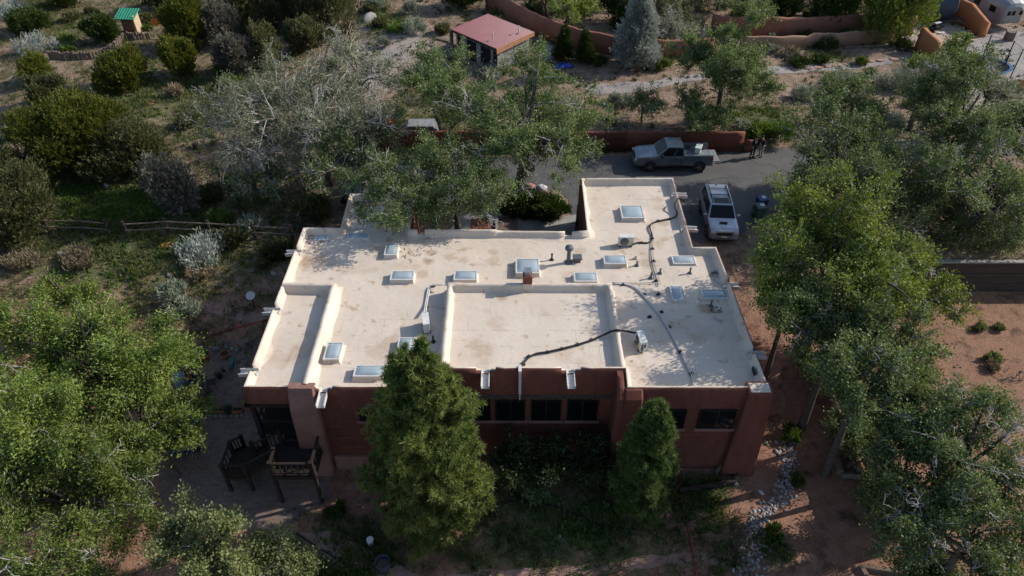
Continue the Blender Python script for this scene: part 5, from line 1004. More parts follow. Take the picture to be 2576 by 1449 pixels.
for k in range(56): a = k*.1122; mb.tube([(math.cos(a)*2.24, math.sin(a)*2.24,.9),(math.cos(a)*2.24, math.sin(a)*2.24,2.6)], .005, 3)
mb.build('net', NET, t)
c = gp(2362,62); t = thing('water_tank', 'large dark blue horizontal tank behind the bright pine', 'tank', c, rad(-8)); mb = MB(); mb.lathe([(.2,-3.2),(1.5,-3.1),(1.6,-3.0),(1.6,1.0),(1.5,1.1),(.2,1.15)], (0,1.2,1.75), 28, ax='X'); mb.build('drum', M('tank_blue', (.045, .065, .09), (.035, .05, .07), 1, rough=.45), t, smooth=False); mb = MB(); mb.box((-2.2,1.2,.12),(.3,2.2,.25)); mb.box((.3,1.2,.12),(.3,2.2,.25)); mb.build('cradle', DARKM, t)
a, b_ = gp(2498,80), gp(2568,74); axd = (gp(2385,44)-gp(2472,94)); axd.z = 0; axd.normalize(); ang = math.atan2(axd.y, axd.x); c = (a+b_)/2
t = thing('camper_trailer', 'long silver camper trailer with rounded roof at the top right corner', 'trailer', (c.x, c.y, T(c.x, c.y)), ang); SILT = M('trailer_silver', (.26, .265, .27), (.21, .215, .22), 1, rough=.4, metal=.3)
def tring(x, w, zb, zt, r): return [Vector((x, sy*(w-r*(1-math.cos(q))), (zt-r+r*math.sin(q)) )) for sy, qs in ((1, (0,.5,1.05,1.57)), (-1, (1.57,1.05,.5,0))) for q in qs]+[Vector((x,-w,zb)), Vector((x,w,zb))]
mb = MB(); mb.loft([tring(-.05,.9,.9,2.35,.7), tring(.12,1.12,.65,2.68,.75), tring(.6,1.25,.5,2.9,.8), tring(7.5,1.25,.5,2.9,.8), tring(8.0,1.1,.6,2.7,.5)]); mb.build('body', SILT, t, fix=True); mb = MB(); mb.span((.6,-.55,2.86),(7.6,.55,2.94), ch=.03); mb.build('roof', WHT, t)
for y0 in (-.85,-.05,.45): mb = MB(); mb.span((-.06,y0,1.5),(.02,y0+(.6 if y0 < 0 and y0 < -.5 else .42),2.0)); f = mb.build('window', CHROME, t); mb = MB(); mb.span((-.08,y0+.04,1.54),(-.055,y0+.38,1.96)); mb.build('pane', CGL, f)
for x0 in (1.2,3.6,5.6): mb = MB(); mb.span((x0,1.22,1.4),(x0+.9,1.27,2.0)); f = mb.build('window', TRIM, t); mb = MB(); mb.span((x0+.06,1.27,1.46),(x0+.84,1.28,1.94)); mb.build('pane', CGL, f)
for s in (1,-1): wheel(t, 4.2, s*1.05, .36, .22)
planks('dark timber garden steps between terrace wall and orange wedge wall', [((2252,108),(2292,109),.5),((2255,114),(2296,115),.4),((2258,121),(2300,122),.4),((2262,128),(2303,130),.4)], 'garden_steps', 'steps', POSTW, .22)
planks('brown timber edging below the tan terrace wall', [((2122,124),(2238,119),.2)], 'timber_edging', 'edging', OLDW, .25)
p = gp(2452,80); t = thing('metal_rack', 'black metal rack with three upright bars beside the orange wall', 'rack', p, rad(-52)); mb = MB(); mb.box((0,0,.12),(1.9,.45,.12)); mb.build('base', IRON, t)
for k in range(3): mb = MB(); mb.tube([(-.7+k*.65,0,.1),(-.7+k*.65,0,1.5)], .05, 6); mb.build('bar', IRON, t)
p = gp(2412,62); t = thing('scrap_heap', 'heap of grey scrap poles behind the orange wall', 'scrap', p); q = random.Random(6)
for k in range(14): mb = MB(); a = q.uniform(0,3.1); l = q.uniform(.5,1.0); z = q.uniform(.1,.7); x, y = q.uniform(-.5,.5), q.uniform(-.4,.4); mb.beam((x-math.cos(a)*l,y-math.sin(a)*l,z),(x+math.cos(a)*l,y+math.sin(a)*l,z+q.uniform(-.1,.2)),.08,.06); mb.build('pole', OLDW if k % 2 else GALV, t)
t = thing('tool_pile', 'dark pile of tools with a white sheet in front of the blue tank', 'tools', gp(2345,78)); mb = MB()
for k in range(16): mb.box((q.uniform(-.6,.6),q.uniform(-.4,.4),q.uniform(.1,.5)),(q.uniform(.2,.6),q.uniform(.1,.4),q.uniform(.1,.3)), rz=q.uniform(0,3))
mb.build('tools', TRIM, t); mb = MB(); mb.beam((.1,.1,.75),(.7,.25,.85),.4,.02); mb.beam((.2,-.8,.1),(.9,-.7,.15),.35,.02); mb.build('sheet', ACW, t)
t = thing('block_planter', 'brown stacked block planter with a green tuft beside the trailer', 'planter', gp(2535,102)); mb = MB()
for k in range(3): mb.box((0,0,.15+k*.3),(.75,.6,.28), ch=.02)
mb.build('blocks', BLOCK if False else M('brown_block', (.16, .12, .10), (.12, .09, .075), 3), t)
p = gp(1820,85) if False else gp(2015,28); t = thing('swing_frame', 'dark timber frame standing behind the upper terrace wall', 'frame', p)
for a, b_ in (((-1,0,0),(-.2,0,2.4)),((1.4,0,0),(-.2,0,2.4)),((-3.2,.4,0),(-2.9,.4,2.2))): mb = MB(); mb.beam(a, b_, .14, .14, up=(0,1,0)); mb.build('strut', POSTW, t)
p = gp(1795//1,62) if False else gp(1793-330,74); t = thing('garden_bed_frame', 'small square pale timber frame behind the curved wall', 'planter', p, rad(20)); mb = MB(); mb.box((0,.55,.1),(1.2,.1,.2)); mb.box((0,-.55,.1),(1.2,.1,.2)); mb.box((.55,0,.1),(.1,1.0,.2)); mb.box((-.55,0,.1),(.1,1.0,.2)); mb.build('frame', M('pale_board', (.5, .38, .25)), t)
# ------------------------------------------------------------------ plants
def np_mesh(name, V, F, mats, fm=None, smooth=False):
    "mesh from an (n,3) array and an (m,k) face array"
    me = bpy.data.meshes.new(name); V = np.asarray(V, dtype=np.float32); F = np.asarray(F, dtype=np.int32); k = F.shape[1]
    me.vertices.add(len(V)); me.vertices.foreach_set('co', V.ravel()); me.loops.add(F.size); me.loops.foreach_set('vertex_index', F.ravel())
    me.polygons.add(len(F)); me.polygons.foreach_set('loop_start', np.arange(0, F.size, k, dtype=np.int32)); me.polygons.foreach_set('loop_total', np.full(len(F), k, dtype=np.int32))
    for m in (mats if isinstance(mats, list) else [mats]): me.materials.append(m)
    if fm is not None: me.polygons.foreach_set('material_index', np.asarray(fm, dtype=np.int32))
    if smooth: me.polygons.foreach_set('use_smooth', np.ones(len(F), dtype=bool))
    me.update(); me.validate(); return me
def unit(a): return a/np.maximum(1e-9, np.linalg.norm(a, axis=-1, keepdims=True))
def leaf_quads(P, D, L, W, g, up=.5):
    "one folded diamond per point P, pointing along D"
    n = len(P); D = unit(D); R = unit(g.normal(size=(n, 3))+np.array([0, 0, up])); S = unit(np.cross(D, R)); N = np.cross(S, D)
    L = (L*g.uniform(.7, 1.3, n))[:, None]; Wd = (W*g.uniform(.7, 1.3, n))[:, None]
    V = np.stack([P, P+D*L*.5+S*Wd*.5+N*L*.08, P+D*L, P+D*L*.5-S*Wd*.5+N*L*.08], 1).reshape(-1, 3)
    return V, np.arange(4*n).reshape(n, 4)
class Br:
    def __init__(s): s.V = []; s.F = []; s.n = 0
    def tube(s, pts, r0, r1, k=5):
        pts = np.asarray(pts, dtype=float); m = len(pts); t = np.gradient(pts, axis=0); t = unit(t); a = unit(np.cross(t, np.array([.3, .17, .94]))); b = np.cross(t, a)
        an = np.arange(k)*2*math.pi/k; r = np.linspace(r0, r1, m)[:, None, None]
        V = pts[:, None, :]+r*(a[:, None, :]*np.cos(an)[None, :, None]+b[:, None, :]*np.sin(an)[None, :, None]); s.V.append(V.reshape(-1, 3))
        i = np.arange(m-1)[:, None]*k; j = np.arange(k)[None, :]; jn = (j+1) % k
        F = np.stack([i+j, i+jn, i+k+jn, i+k+j], -1).reshape(-1, 4)+s.n; s.F.append(F); s.n += m*k
    def mesh(s, name, mat): return np_mesh(name, np.concatenate(s.V), np.concatenate(s.F), mat, smooth=True)
def bez(a, b, c, n): t = np.linspace(0, 1, n)[:, None]; return (1-t)**2*a+2*t*(1-t)*b+t*t*c
BARK = M('bark_grey', (.105, .088, .075), (.06, .05, .042), 6, bump=.3, bscale=12); TWG = M('twig_pale', (.47, .45, .42), (.31, .29, .27), 5, island=.3); BARKR = M('bark_red', (.12, .065, .042), (.07, .04, .028), 6)
def broadleaf(seed, H, R, zc, Rz, leaves, L, W, twig=TWG, leafm=None, nl=9, ns=8, nt=6, trunk_r=.2, droop=0., bare=.0, squash=(1, 1), stems=1, fill=.12):
    "crown (leaves) and trunk (trunk, limbs, twigs) meshes of a broadleaf tree standing at the origin"
    g = np.random.default_rng(seed); br, tw = Br(), Br(); P = []; D = []
    c = np.array([0, 0, zc]); ph = g.uniform(0, 6.3, 8)
    def env(d):
        az = math.atan2(d[1], d[0]); el = math.asin(max(-1, min(1, d[2])))
        lum = 1+.16*math.sin(3*az+ph[0])*math.cos(el)+.13*math.sin(5*az+ph[1]+2*el)+.10*math.sin(4*el+ph[2]+az)
        return c+d*np.array([R*squash[0], R*squash[1], Rz])*lum
    zt = zc-Rz*.55; tp = np.array([g.normal()*.1*R, g.normal()*.1*R, zt])
    for st in range(stems):
        b0 = np.array([0, 0, -.3])+(g.normal(size=3)*[.25, .25, 0] if stems > 1 else 0); mid = b0*.5+tp*.5+g.normal(size=3)*[.15, .15, 0]*R*.2
        br.tube(bez(b0, mid, tp+(g.normal(size=3)*[.4, .4, .2] if stems > 1 else 0), 7), trunk_r*(1.25 if stems == 1 else .7), trunk_r*.7, 8)
    br.tube([tp, tp+[0, 0, Rz*.5], c+[g.normal()*.2, g.normal()*.2, Rz*.45]], trunk_r*.7, trunk_r*.2, 6)
    for i in range(nl):
        az = i*2.399+g.uniform(-.3, .3); el = math.asin(min(.98, max(-.55, -.45+1.4*((i*.618+.3*g.random()) % 1))))
        d = np.array([math.cos(az)*math.cos(el), math.sin(az)*math.cos(el), math.sin(el)]); e = c+(env(d)-c)*g.uniform(.72, .9)
        s = tp+np.array([0, 0, g.uniform(-.05, .45)*Rz]); m = s*.5+e*.5+np.array([0, 0, (.22 if d[2] < .4 else .05)*R])+g.normal(size=3)*.08*R
        lp = bez(s, m, e, 9); br.tube(lp, trunk_r*g.uniform(.36, .5), .025, 6)
        for j in range(ns):
            t = g.uniform(.3, 1); q = lp[int(t*8)]; dd = unit(g.normal(size=3)+.9*unit(q-c)+np.array([0, 0, .35])); ln = R*g.uniform(.2, .42); e2 = q+dd*ln
            w = (e2-c)/np.array([R*squash[0], R*squash[1], Rz]); nw = np.linalg.norm(w)
            if nw > 1.12: e2 = c+(e2-c)*1.12/nw
            sp = bez(q, (q+e2)/2+g.normal(size=3)*.1*ln+np.array([0, 0, .1*ln]), e2+np.array([0, 0, -droop*ln]), 5); tw.tube(sp, .032, .014, 4)
            isb = g.random() < bare
            for k in range(nt):
                q2 = sp[g.integers(1, 5)]; d3 = unit(g.normal(size=3)+1.0*dd+np.array([0, 0, .25-droop])); l3 = R*g.uniform(.1, .22); e3 = q2+d3*l3
                tw.tube([q2, (q2+e3)/2+g.normal(size=3)*.06*l3, e3], .016 if isb else .012, .009 if isb else .006, 3)
                if isb and g.random() < .8:
                    for _ in range(3): q4 = q2+(e3-q2)*g.uniform(.3, .9); e4 = q4+unit(g.normal(size=3)+d3)*l3*.6; tw.tube([q4, (q4+e4)/2+g.normal(size=3)*.05, e4], .013, .009, 3)
                    continue
                n = max(3, int(leaves/(nl*ns*nt)*g.uniform(.5, 1.5))); tt = g.uniform(.15, 1.1, n)[:, None]
                P.append(q2+(e3-q2)*tt+g.normal(size=(n, 3))*fill*np.array([1, 1, .8])*(.6+tt)); D.append(g.normal(size=(n, 3))*.8+d3+np.array([0, 0, -.15]))
    V, F = leaf_quads(np.concatenate(P), np.concatenate(D), L, W, g)
    b1 = br.mesh('trunk', BARK); t1 = tw.mesh('twigs', twig); return (np_mesh('crown', V, F, leafm), b1, t1)
def pine(seed, H, R, mat, dens=1., needle=.26, z0=.06):
    g = np.random.default_rng(seed); br = Br(); br.tube([[0, 0, -.3], [.05, 0, H*.4], [0, .05, H*.98]], .05+.018*H, .02, 7); P = []; D = []
    ph = g.uniform(0, 6.28, 6); z = z0*H
    while z < H*.985:
        f = z/H; r = R*(1-f)**.54*min(1, .52+1.6*f); nb = int((5 if f < .8 else 4)*dens+.5)
        for k in range(nb):
            az = g.uniform(0, 6.283); l = r*g.uniform(.72, 1.08)*(1+.12*math.sin(3*az+ph[0]+z*1.1)+.10*math.sin(5*az+ph[1]-z*1.9))+.12
            if math.sin(4*az+z*2.6+ph[2]) > .74: continue
            up = .05+.55*f; a = np.array([0, 0, z]); e = a+np.array([math.cos(az)*l, math.sin(az)*l, l*(up-.12)+.1*l]); m = (a+e)/2+np.array([0, 0, -.1*l])
            lp = bez(a, m, e, 6); br.tube(lp, .012+.014*l, .012, 4); nsub = max(2, int(l*4.2*dens))
            for s in range(nsub):
                t = 1-g.random()**1.3*.75 if s else 1.; q = bez(a, m, e, 21)[int(t*20)]; d = unit(np.array([math.cos(az), math.sin(az), .55])+g.normal(size=3)*.75); ls = g.uniform(.12, .34)*(0 if s == 0 else 1)*min(1, l*.7)
                p = q+d*ls
                if ls > .1: br.tube([q, p], .012, .008, 3)
                P.append(p); D.append(unit(d+np.array([0, 0, .35])))
        z += H*.030/dens*g.uniform(.7, 1.3)*(1-.35*f)
    P, D = np.array(P), np.array(D); k = 20; n = len(P); d = unit(D[:, None, :]*.75+g.normal(size=(n, k, 3))*.75).reshape(-1, 3); p = np.repeat(P, k, 0)+g.normal(size=(n*k, 3))*.02
    L = (needle*g.uniform(.7, 1.15, n*k))[:, None]; S = unit(np.cross(d, g.normal(size=(n*k, 3))))*.021*(needle/.26)
    V = np.stack([p-S, p+S, p+d*L], 1).reshape(-1, 3); F = np.arange(3*n*k).reshape(-1, 3)
    return (np_mesh('crown', V, F, mat), br.mesh('trunk', BARKR))
def juniper(seed, R, H, mat, sprays=1500, blade=.34, cone=0., lobes=9, open_=0., bark=BARKR):
    "dense scale leaved bush: upward pointing sprays over several lobes"
    g = np.random.default_rng(seed); br = Br(); P = []; N = []
    lob = [(np.array([0, 0, H*.46]), np.array([R*.7, R*.7, H*.46]))]
    for i in range(lobes):
        az = i*6.283/lobes+g.uniform(-.4, .4); h = g.uniform(.2, .72); o = g.uniform(.3, .72); q = g.uniform(.26, .52); lob.append((np.array([math.cos(az)*R*o, math.sin(az)*R*o, H*h]), np.array([R*q, R*q*g.uniform(.7, 1.2), H*q*g.uniform(.55, .85)])))
    if cone:
        lob = [(np.array([g.normal()*.05*R, g.normal()*.05*R, H*h]), np.array([R*(1-h)**.8*.9+.12, R*(1-h)**.8*.9+.12, H*.13])) for h in np.linspace(.12, .93, 9)]
    for c, r in lob[:7]: br.tube([[0, 0, -.2], c*np.array([.4, .4, .5]), c], .05*R, .015, 5)
    tot = sum(r[0]*r[2] for c, r in lob)
    for c, r in lob:
        n = int(sprays*r[0]*r[2]/tot); d = unit(g.normal(size=(n, 3))+np.array([0, 0, .25])); ph = g.uniform(0, 6, 4)
        lum = 1+.14*np.sin(4*np.arctan2(d[:, 1], d[:, 0])+ph[0])+.12*np.sin(7*d[:, 2]+ph[1]+3*d[:, 0])
        p = c+d*r*(lum*(g.uniform(.66-open_*.4, 1.0, n)+.16*(g.random(n) < .12)))[:, None]; p[:, 2] = np.maximum(p[:, 2], .08); P.append(p); N.append(unit(d*np.array([1, 1, .6])))
    P, N = np.concatenate(P), np.concatenate(N); n = len(P); k = 9; ax = unit(N*.7+np.array([0, 0, .8])+g.normal(size=(n, 3))*.18)
    d = unit(np.repeat(ax, k, 0)+g.normal(size=(n*k, 3))*.3); p = np.repeat(P, k, 0)+np.repeat(ax, k, 0)*(g.uniform(-.4, .9, n*k)*blade)[:, None]+g.normal(size=(n*k, 3))*blade*.15
    V, F = leaf_quads(p, d, blade*.8, blade*.26, g); return (np_mesh('crown', V, F, mat), br.mesh('trunk', bark))
def shrub(seed, R, H, mat, n=900, L=.3, W=.05, stem=TWG, spread=.9):
    "bush of many slender upright shoots"
    g = np.random.default_rng(seed); br = Br(); P = []; D = []
    for i in range(16):
        az = g.uniform(0, 6.28); rr = R*math.sqrt(g.random()); e = np.array([math.cos(az)*rr, math.sin(az)*rr, H*g.uniform(.45, .85)*(1.1-.5*(rr/R)**2)]); br.tube(bez(np.array([0, 0, -.1]), np.array([e[0]*.3, e[1]*.3, e[2]*.6]), e, 4), .022, .008, 3)
        m = n//16; t = g.uniform(.45, 1.05, m)[:, None]; P.append(np.array([e[0]*.6, e[1]*.6, 0])+(e-np.array([e[0]*.6, e[1]*.6, 0]))*t+g.normal(size=(m, 3))*R*.15); D.append(np.array([e[0], e[1], 0])*.35/R+np.array([0, 0, spread])+g.normal(size=(m, 3))*.4)
    P = np.concatenate(P); P[:, 2] = np.maximum(P[:, 2], .03); V, F = leaf_quads(P, np.concatenate(D), L, W, g); return (np_mesh('foliage', V, F, mat), br.mesh('stems', stem))
def plant(name, label, cat, meshes, loc, rz=0., s=1., group=None, names=('crown', 'trunk')):
    t = thing(name, label, cat, loc, rz, group); t.scale = (s, s, s) if not hasattr(s, '__len__') else s
    a = link_mesh(names[0], meshes[0], t); b = link_mesh(names[1], meshes[1], t)
    if len(meshes) > 2: link_mesh('twigs', meshes[2], b)
    return t
def cpos(cx, cy, zc):
    p = at(cx, cy, zc); return Vector((p.x, p.y, T(p.x, p.y)))
ELM = leafmat('elm_leaf', (.055, .095, .022), (.165, .212, .08)); ELMP = leafmat('elm_leaf_pale', (.10, .125, .062), (.25, .265, .165)); LOC = leafmat('locust_leaf', (.075, .13, .02), (.21, .265, .06)); BRI = leafmat('bright_leaf', (.085, .138, .02), (.235, .295, .068))
PINE = leafmat('pine_needle', (.05, .088, .02), (.175, .21, .055), .3); PINE2 = leafmat('pine_needle_dark', (.04, .085, .022), (.135, .185, .05), .3)
JUN = leafmat('juniper_scale', (.058, .078, .010), (.155, .17, .025), .25); JUND = leafmat('juniper_dark', (.022, .044, .009), (.06, .095, .018), .2); PIN = leafmat('pinyon_needle', (.06, .07, .024), (.145, .145, .062), .25); PING = leafmat('pinyon_grey', (.10, .095, .072), (.19, .18, .145), .2)
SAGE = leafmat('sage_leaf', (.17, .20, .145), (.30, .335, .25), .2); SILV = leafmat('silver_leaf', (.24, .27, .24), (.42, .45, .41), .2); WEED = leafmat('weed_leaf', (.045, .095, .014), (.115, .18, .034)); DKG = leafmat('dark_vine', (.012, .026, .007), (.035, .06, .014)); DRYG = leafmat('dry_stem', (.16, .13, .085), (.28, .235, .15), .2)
YNG = leafmat('young_leaf', (.09, .12, .035), (.235, .265, .11))
# --- broadleaf trees: name, label, crown centre pixel, crown centre height above the datum, radius, vertical radius, leaves, material ...
TREES = [
 ('locust_tree', 'big bright green locust filling the left edge beside the patio', 195, 940, 3.4, 4.6, 3.6, 38000, .24, .085, LOC, dict(ns=9, nt=7, nl=11, droop=.1, fill=.16)),
 ('locust_tree', 'nearer bright green locust in the lower left corner with dead twigs', 150, 1270, 1.6, 4.4, 3.0, 32000, .22, .08, LOC, dict(bare=.12, ns=8, nt=7, nl=10, fill=.15)),
 ('locust_tree', 'slim top of locust crown rising in front of the left hillside', 165, 745, 2.2, 1.9, 2.2, 5000, .24, .085, LOC, dict(nl=6, ns=6, nt=6)),
 ('locust_tree', 'right lobe of the left locusts reaching towards the patio', 375, 1050, 1.9, 2.6, 2.6, 11000, .23, .08, LOC, dict(nl=8, ns=7)),
 ('young_elm', 'pale green young elm at the bottom left beside the brick patio', 545, 1400, 2.3, 2.25, 1.9, 15000, .17, .095, YNG, dict(stems=4, trunk_r=.1, nl=11, ns=7, nt=6)),
 ('young_elm', 'smaller pale green elm thicket right of the young elm at the bottom edge', 695, 1425, 1.6, 1.35, 1.3, 5500, .16, .09, YNG, dict(stems=3, trunk_r=.08, bare=.1)),
 ('elm_tree', 'spreading elm with a thick trunk between courtyard and driveway', 1300, 305, 5.6, 5.9, 4.0, 34000, .2, .12, ELM, dict(bare=.16, trunk_r=.38, nl=12, ns=9, squash=(1.05, 1))),
 ('elm_tree', 'courtyard elm leaning over the left rear wing of the house', 1145, 455, 4.8, 3.9, 2.9, 18000, .18, .11, ELM, dict(bare=.15, trunk_r=.22, nl=11, ns=8)),
 ('elm_tree', 'low elm branch mass hanging over the rear wing roof', 1000, 520, 4.5, 2.5, 1.3, 7000, .18, .11, ELM, dict(bare=.12, trunk_r=.15, nl=8, ns=7)),
 ('siberian_elm', 'largest windblown elm with pale grey twigs behind the left rear of the house', 800, 280, 5.6, 5.5, 3.8, 19000, .2, .11, ELMP, dict(bare=.36, trunk_r=.36, nl=14, ns=9, nt=7)),
 ('siberian_elm', 'half bare silvery elm leaning out to the left over the hillside', 640, 330, 4.4, 4.2, 2.9, 9000, .2, .11, ELMP, dict(bare=.42, trunk_r=.26, nl=12, ns=9, nt=7)),
 ('siberian_elm', 'dense dark green elm low behind the wing roof over the driveway wall', 930, 400, 3.6, 4.2, 2.8, 16000, .19, .11, ELM, dict(bare=.2, nl=11, ns=8)),
 ('siberian_elm', 'open elm with grey stems rising above the rail fence', 900, 185, 5.2, 3.6, 2.8, 7000, .2, .11, ELMP, dict(bare=.38, stems=3, trunk_r=.16, nl=10, ns=8)),
 ('siberian_elm', 'elm standing before the red roofed shed', 1120, 235, 4.6, 3.9, 3.0, 13000, .2, .12, ELM, dict(bare=.22, stems=3, trunk_r=.16, nl=10, ns=8)),
 ('siberian_elm', 'shaded thin elm left of the rear wing', 640, 440, 1.8, 2.8, 1.9, 5000, .18, .1, ELM, dict(bare=.35, trunk_r=.14)),
 ('elm_tree', 'rounded elm rising behind the pickup beyond the driveway wall', 1832, 155, 5.4, 3.9, 3.3, 24000, .2, .12, ELM, dict(bare=.14, trunk_r=.22, nl=11, ns=8)),
 ('elm_tree', 'low leafy elm overhanging the end of the driveway wall', 1765, 285, 2.6, 2.4, 1.6, 9000, .19, .11, ELM, dict(trunk_r=.12)),
 ('small_elm', 'thin small elm growing between driveway wall and gravel path', 1622, 265, 2.3, 1.7, 1.5, 2800, .18, .1, ELM, dict(trunk_r=.08, nl=7)),
 ('elm_tree', 'broad dark elm right of the two people', 2105, 395, 4.6, 4.3, 3.4, 19000, .2, .12, ELM, dict(bare=.1, trunk_r=.28, nl=12, ns=9)),
 ('elm_tree', 'elm crown above the road on the right behind the broad dark elm', 2130, 285, 5.0, 3.6, 2.8, 12000, .2, .12, ELM, dict(bare=.1, trunk_r=.26, nl=11)),
 ('elm_tree', 'tall greyish elm at the right frame edge beside the trampoline', 2440, 300, 5.4, 5.0, 3.8, 28000, .2, .12, ELM, dict(bare=.14, trunk_r=.28, nl=12, ns=9)),
 ('elm_tree', 'shaded elm at the right edge below the tall greyish elm', 2440, 480, 3.8, 4.8, 3.2, 16000, .2, .12, ELM, dict(bare=.1, trunk_r=.28, nl=12, ns=8)),
 ('elm_tree', 'shaded lower elm between the trash bins and the wire fence', 2210, 500, 2.8, 3.6, 2.4, 10000, .19, .11, ELM, dict(bare=.1, trunk_r=.2)),
 ('mulberry_tree', 'big sunlit bright green tree crowding the right rear corner of the house', 2100, 662, 5.4, 4.3, 3.9, 27000, .2, .125, BRI, dict(trunk_r=.3, nl=13, ns=9, nt=7, squash=(1, .95))),
 ('mulberry_tree', 'right hand bough of the sunlit tree overhanging the corral wall', 2290, 735, 2.6, 3.0, 2.0, 11000, .19, .12, BRI, dict(bare=.15, nl=9)),
 ('mulberry_tree', 'lower half shaded tree between house path and corral', 2115, 835, 4.6, 3.1, 2.4, 14000, .19, .115, ELM, dict(bare=.08, nl=10)),
 ('mulberry_tree', 'leafy tree closest to the right wall of the house', 1985, 770, 4.2, 2.0, 2.0, 9000, .19, .115, BRI, dict(trunk_r=.14, nl=9)),
 ('elm_tree', 'elm between the half shaded tree and the corral', 2230, 890, 3.8, 2.5, 2.0, 9000, .19, .11, ELM, dict(bare=.15, trunk_r=.16, nl=10)),
 ('elm_tree', 'low elm beside the board fence behind the log pile', 2270, 1060, 3.0, 2.0, 1.7, 8000, .18, .105, ELM, dict(bare=.15, trunk_r=.14, nl=9)),
 ('locust_tree', 'locust bough at the left frame edge between the two big locusts', 30, 1110, 2.4, 3.4, 2.8, 12000, .23, .08, LOC, dict(nl=9)),
 ('elm_tree', 'mid size elm over the board fence right of the house', 2180, 975, 4.0, 2.3, 2.0, 10000, .18, .105, ELM, dict(bare=.2, trunk_r=.18, nl=10)),
 ('elm_tree', 'elm with pale windblown twigs at the right edge of the frame', 2440, 1150, 3.0, 3.4, 2.4, 17000, .18, .105, ELM, dict(bare=.24, trunk_r=.24, nl=12, ns=9)),
 ('elm_tree', 'shaded elm in front of the log pile at the lower right', 2310, 1235, 2.3, 2.3, 1.7, 10000, .17, .1, ELM, dict(bare=.1, trunk_r=.2, nl=10)),
 ('elm_tree', 'elm filling the lower right corner of the frame', 2420, 1385, 1.8, 2.9, 1.8, 13000, .17, .1, ELM, dict(bare=.22, trunk_r=.2, nl=11)),
 ('elm_bush', 'dark leafy undergrowth below the road at the right edge', 2500, 575, 1.4, 3.0, 1.6, 6000, .19, .11, ELM, dict(stems=3, trunk_r=.1)),
 ('elm_bush', 'dark leafy undergrowth behind the wire fence', 2370, 560, 1.4, 3.0, 1.7, 6000, .19, .11, ELM, dict(stems=3, trunk_r=.1)),
 ('elm_bush', 'shaded thicket right of the driveway mouth', 2030, 490, 1.4, 1.9, 1.5, 5000, .19, .11, ELM, dict(stems=3, trunk_r=.1)),
 ('elm_bush', 'shaded thicket along the road between the big right elms', 2330, 480, 1.6, 2.4, 1.6, 6000, .19, .11, ELM, dict(stems=3, trunk_r=.1)),
 ('elm_bush', 'shaded elm sprouts along the board fence above the log pile', 2150, 1085, -.2, 1.6, 1.3, 6000, .17, .1, ELM, dict(stems=3, trunk_r=.08)),
 ('elm_bush', 'shaded elm sprouts right of the log pile', 2240, 1265, -.3, 1.7, 1.4, 6500, .17, .1, ELM, dict(stems=3, trunk_r=.08)),
 ('elm_bush', 'shaded elm sprouts behind the corner timbers at the bottom edge', 2310, 1400, -.5, 1.6, 1.2, 6000, .17, .1, ELM, dict(stems=3, trunk_r=.08)),
 ('elm_bush', 'low leafy sprouts between the right wall and the board fence', 2065, 930, 0, 1.5, 1.2, 5000, .17, .1, ELM, dict(stems=3, trunk_r=.08)),
 ('fruit_tree', 'leafy orchard tree behind the curved wall', 1420, 5, 3.6, 3.2, 2.4, 7000, .24, .15, BRI, dict(trunk_r=.14)),
 ('fruit_tree', 'dark leafy tree at the top edge behind the curved wall', 1340, -30, 3.0, 2.6, 2.2, 4000, .24, .15, ELM, dict(trunk_r=.14)),
 ('fruit_tree', 'dark tree behind the terrace wall at the top edge', 1870, 20, 3.0, 3.2, 2.4, 7000, .24, .15, ELM, dict(trunk_r=.14)),
 ('small_elm', 'grey thin tree by the curved wall right of the silver conifer', 1700, 75, 2.6, 2.6, 2.2, 3500, .2, .1, ELMP, dict(bare=.5, trunk_r=.1)),
 ('fruit_tree', 'tree behind the curved wall near the silver conifer', 1700, 10, 3.4, 3.0, 2.4, 7000, .24, .15, PIN, dict(trunk_r=.14)),
 ('small_tree', 'round bright green tree beside the trampoline', 2402, 142, 2.6, 1.6, 2.0, 5000, .2, .13, BRI, dict(trunk_r=.08, nl=8)),
 ('small_elm', 'sparse elm over the clay oven', 2330, 230, 3.4, 3.2, 2.0, 7500, .19, .11, ELMP, dict(bare=.1, nl=9)),
 ('small_elm', 'leafy elm screen in front of the trampoline', 2490, 225, 3.6, 2.8, 2.0, 7000, .19, .11, ELMP, dict(bare=.2, nl=9)),
]
for i, (nm, lb, cx, cy, zc, R, Rz, lv, L, W, lm, kw) in enumerate(TREES):
    p = cpos(cx, cy, zc); zl = zc-p.z; ms = broadleaf(100+i, zl+Rz, R, zl, Rz, int(lv*(2.0 if lm in (LOC, YNG) else 1.6)), L*.70, W*.72, leafm=lm, **kw); plant(nm, lb, 'tree', ms, p)
# --- pines in front of the house
p = gp(1097, 1330); plant('pine_tree', 'large long needled pine standing in front of the house', 'pine tree', pine(5, 11.3, 2.85, PINE, 2.1, .27), p+Vector((0, .15, 0)))
p = gp(1602, 1285); plant('pine_tree', 'smaller dense pine in front of the right front windows', 'pine tree', pine(6, 7.4, 1.38, PINE2, 2.1, .24), p)
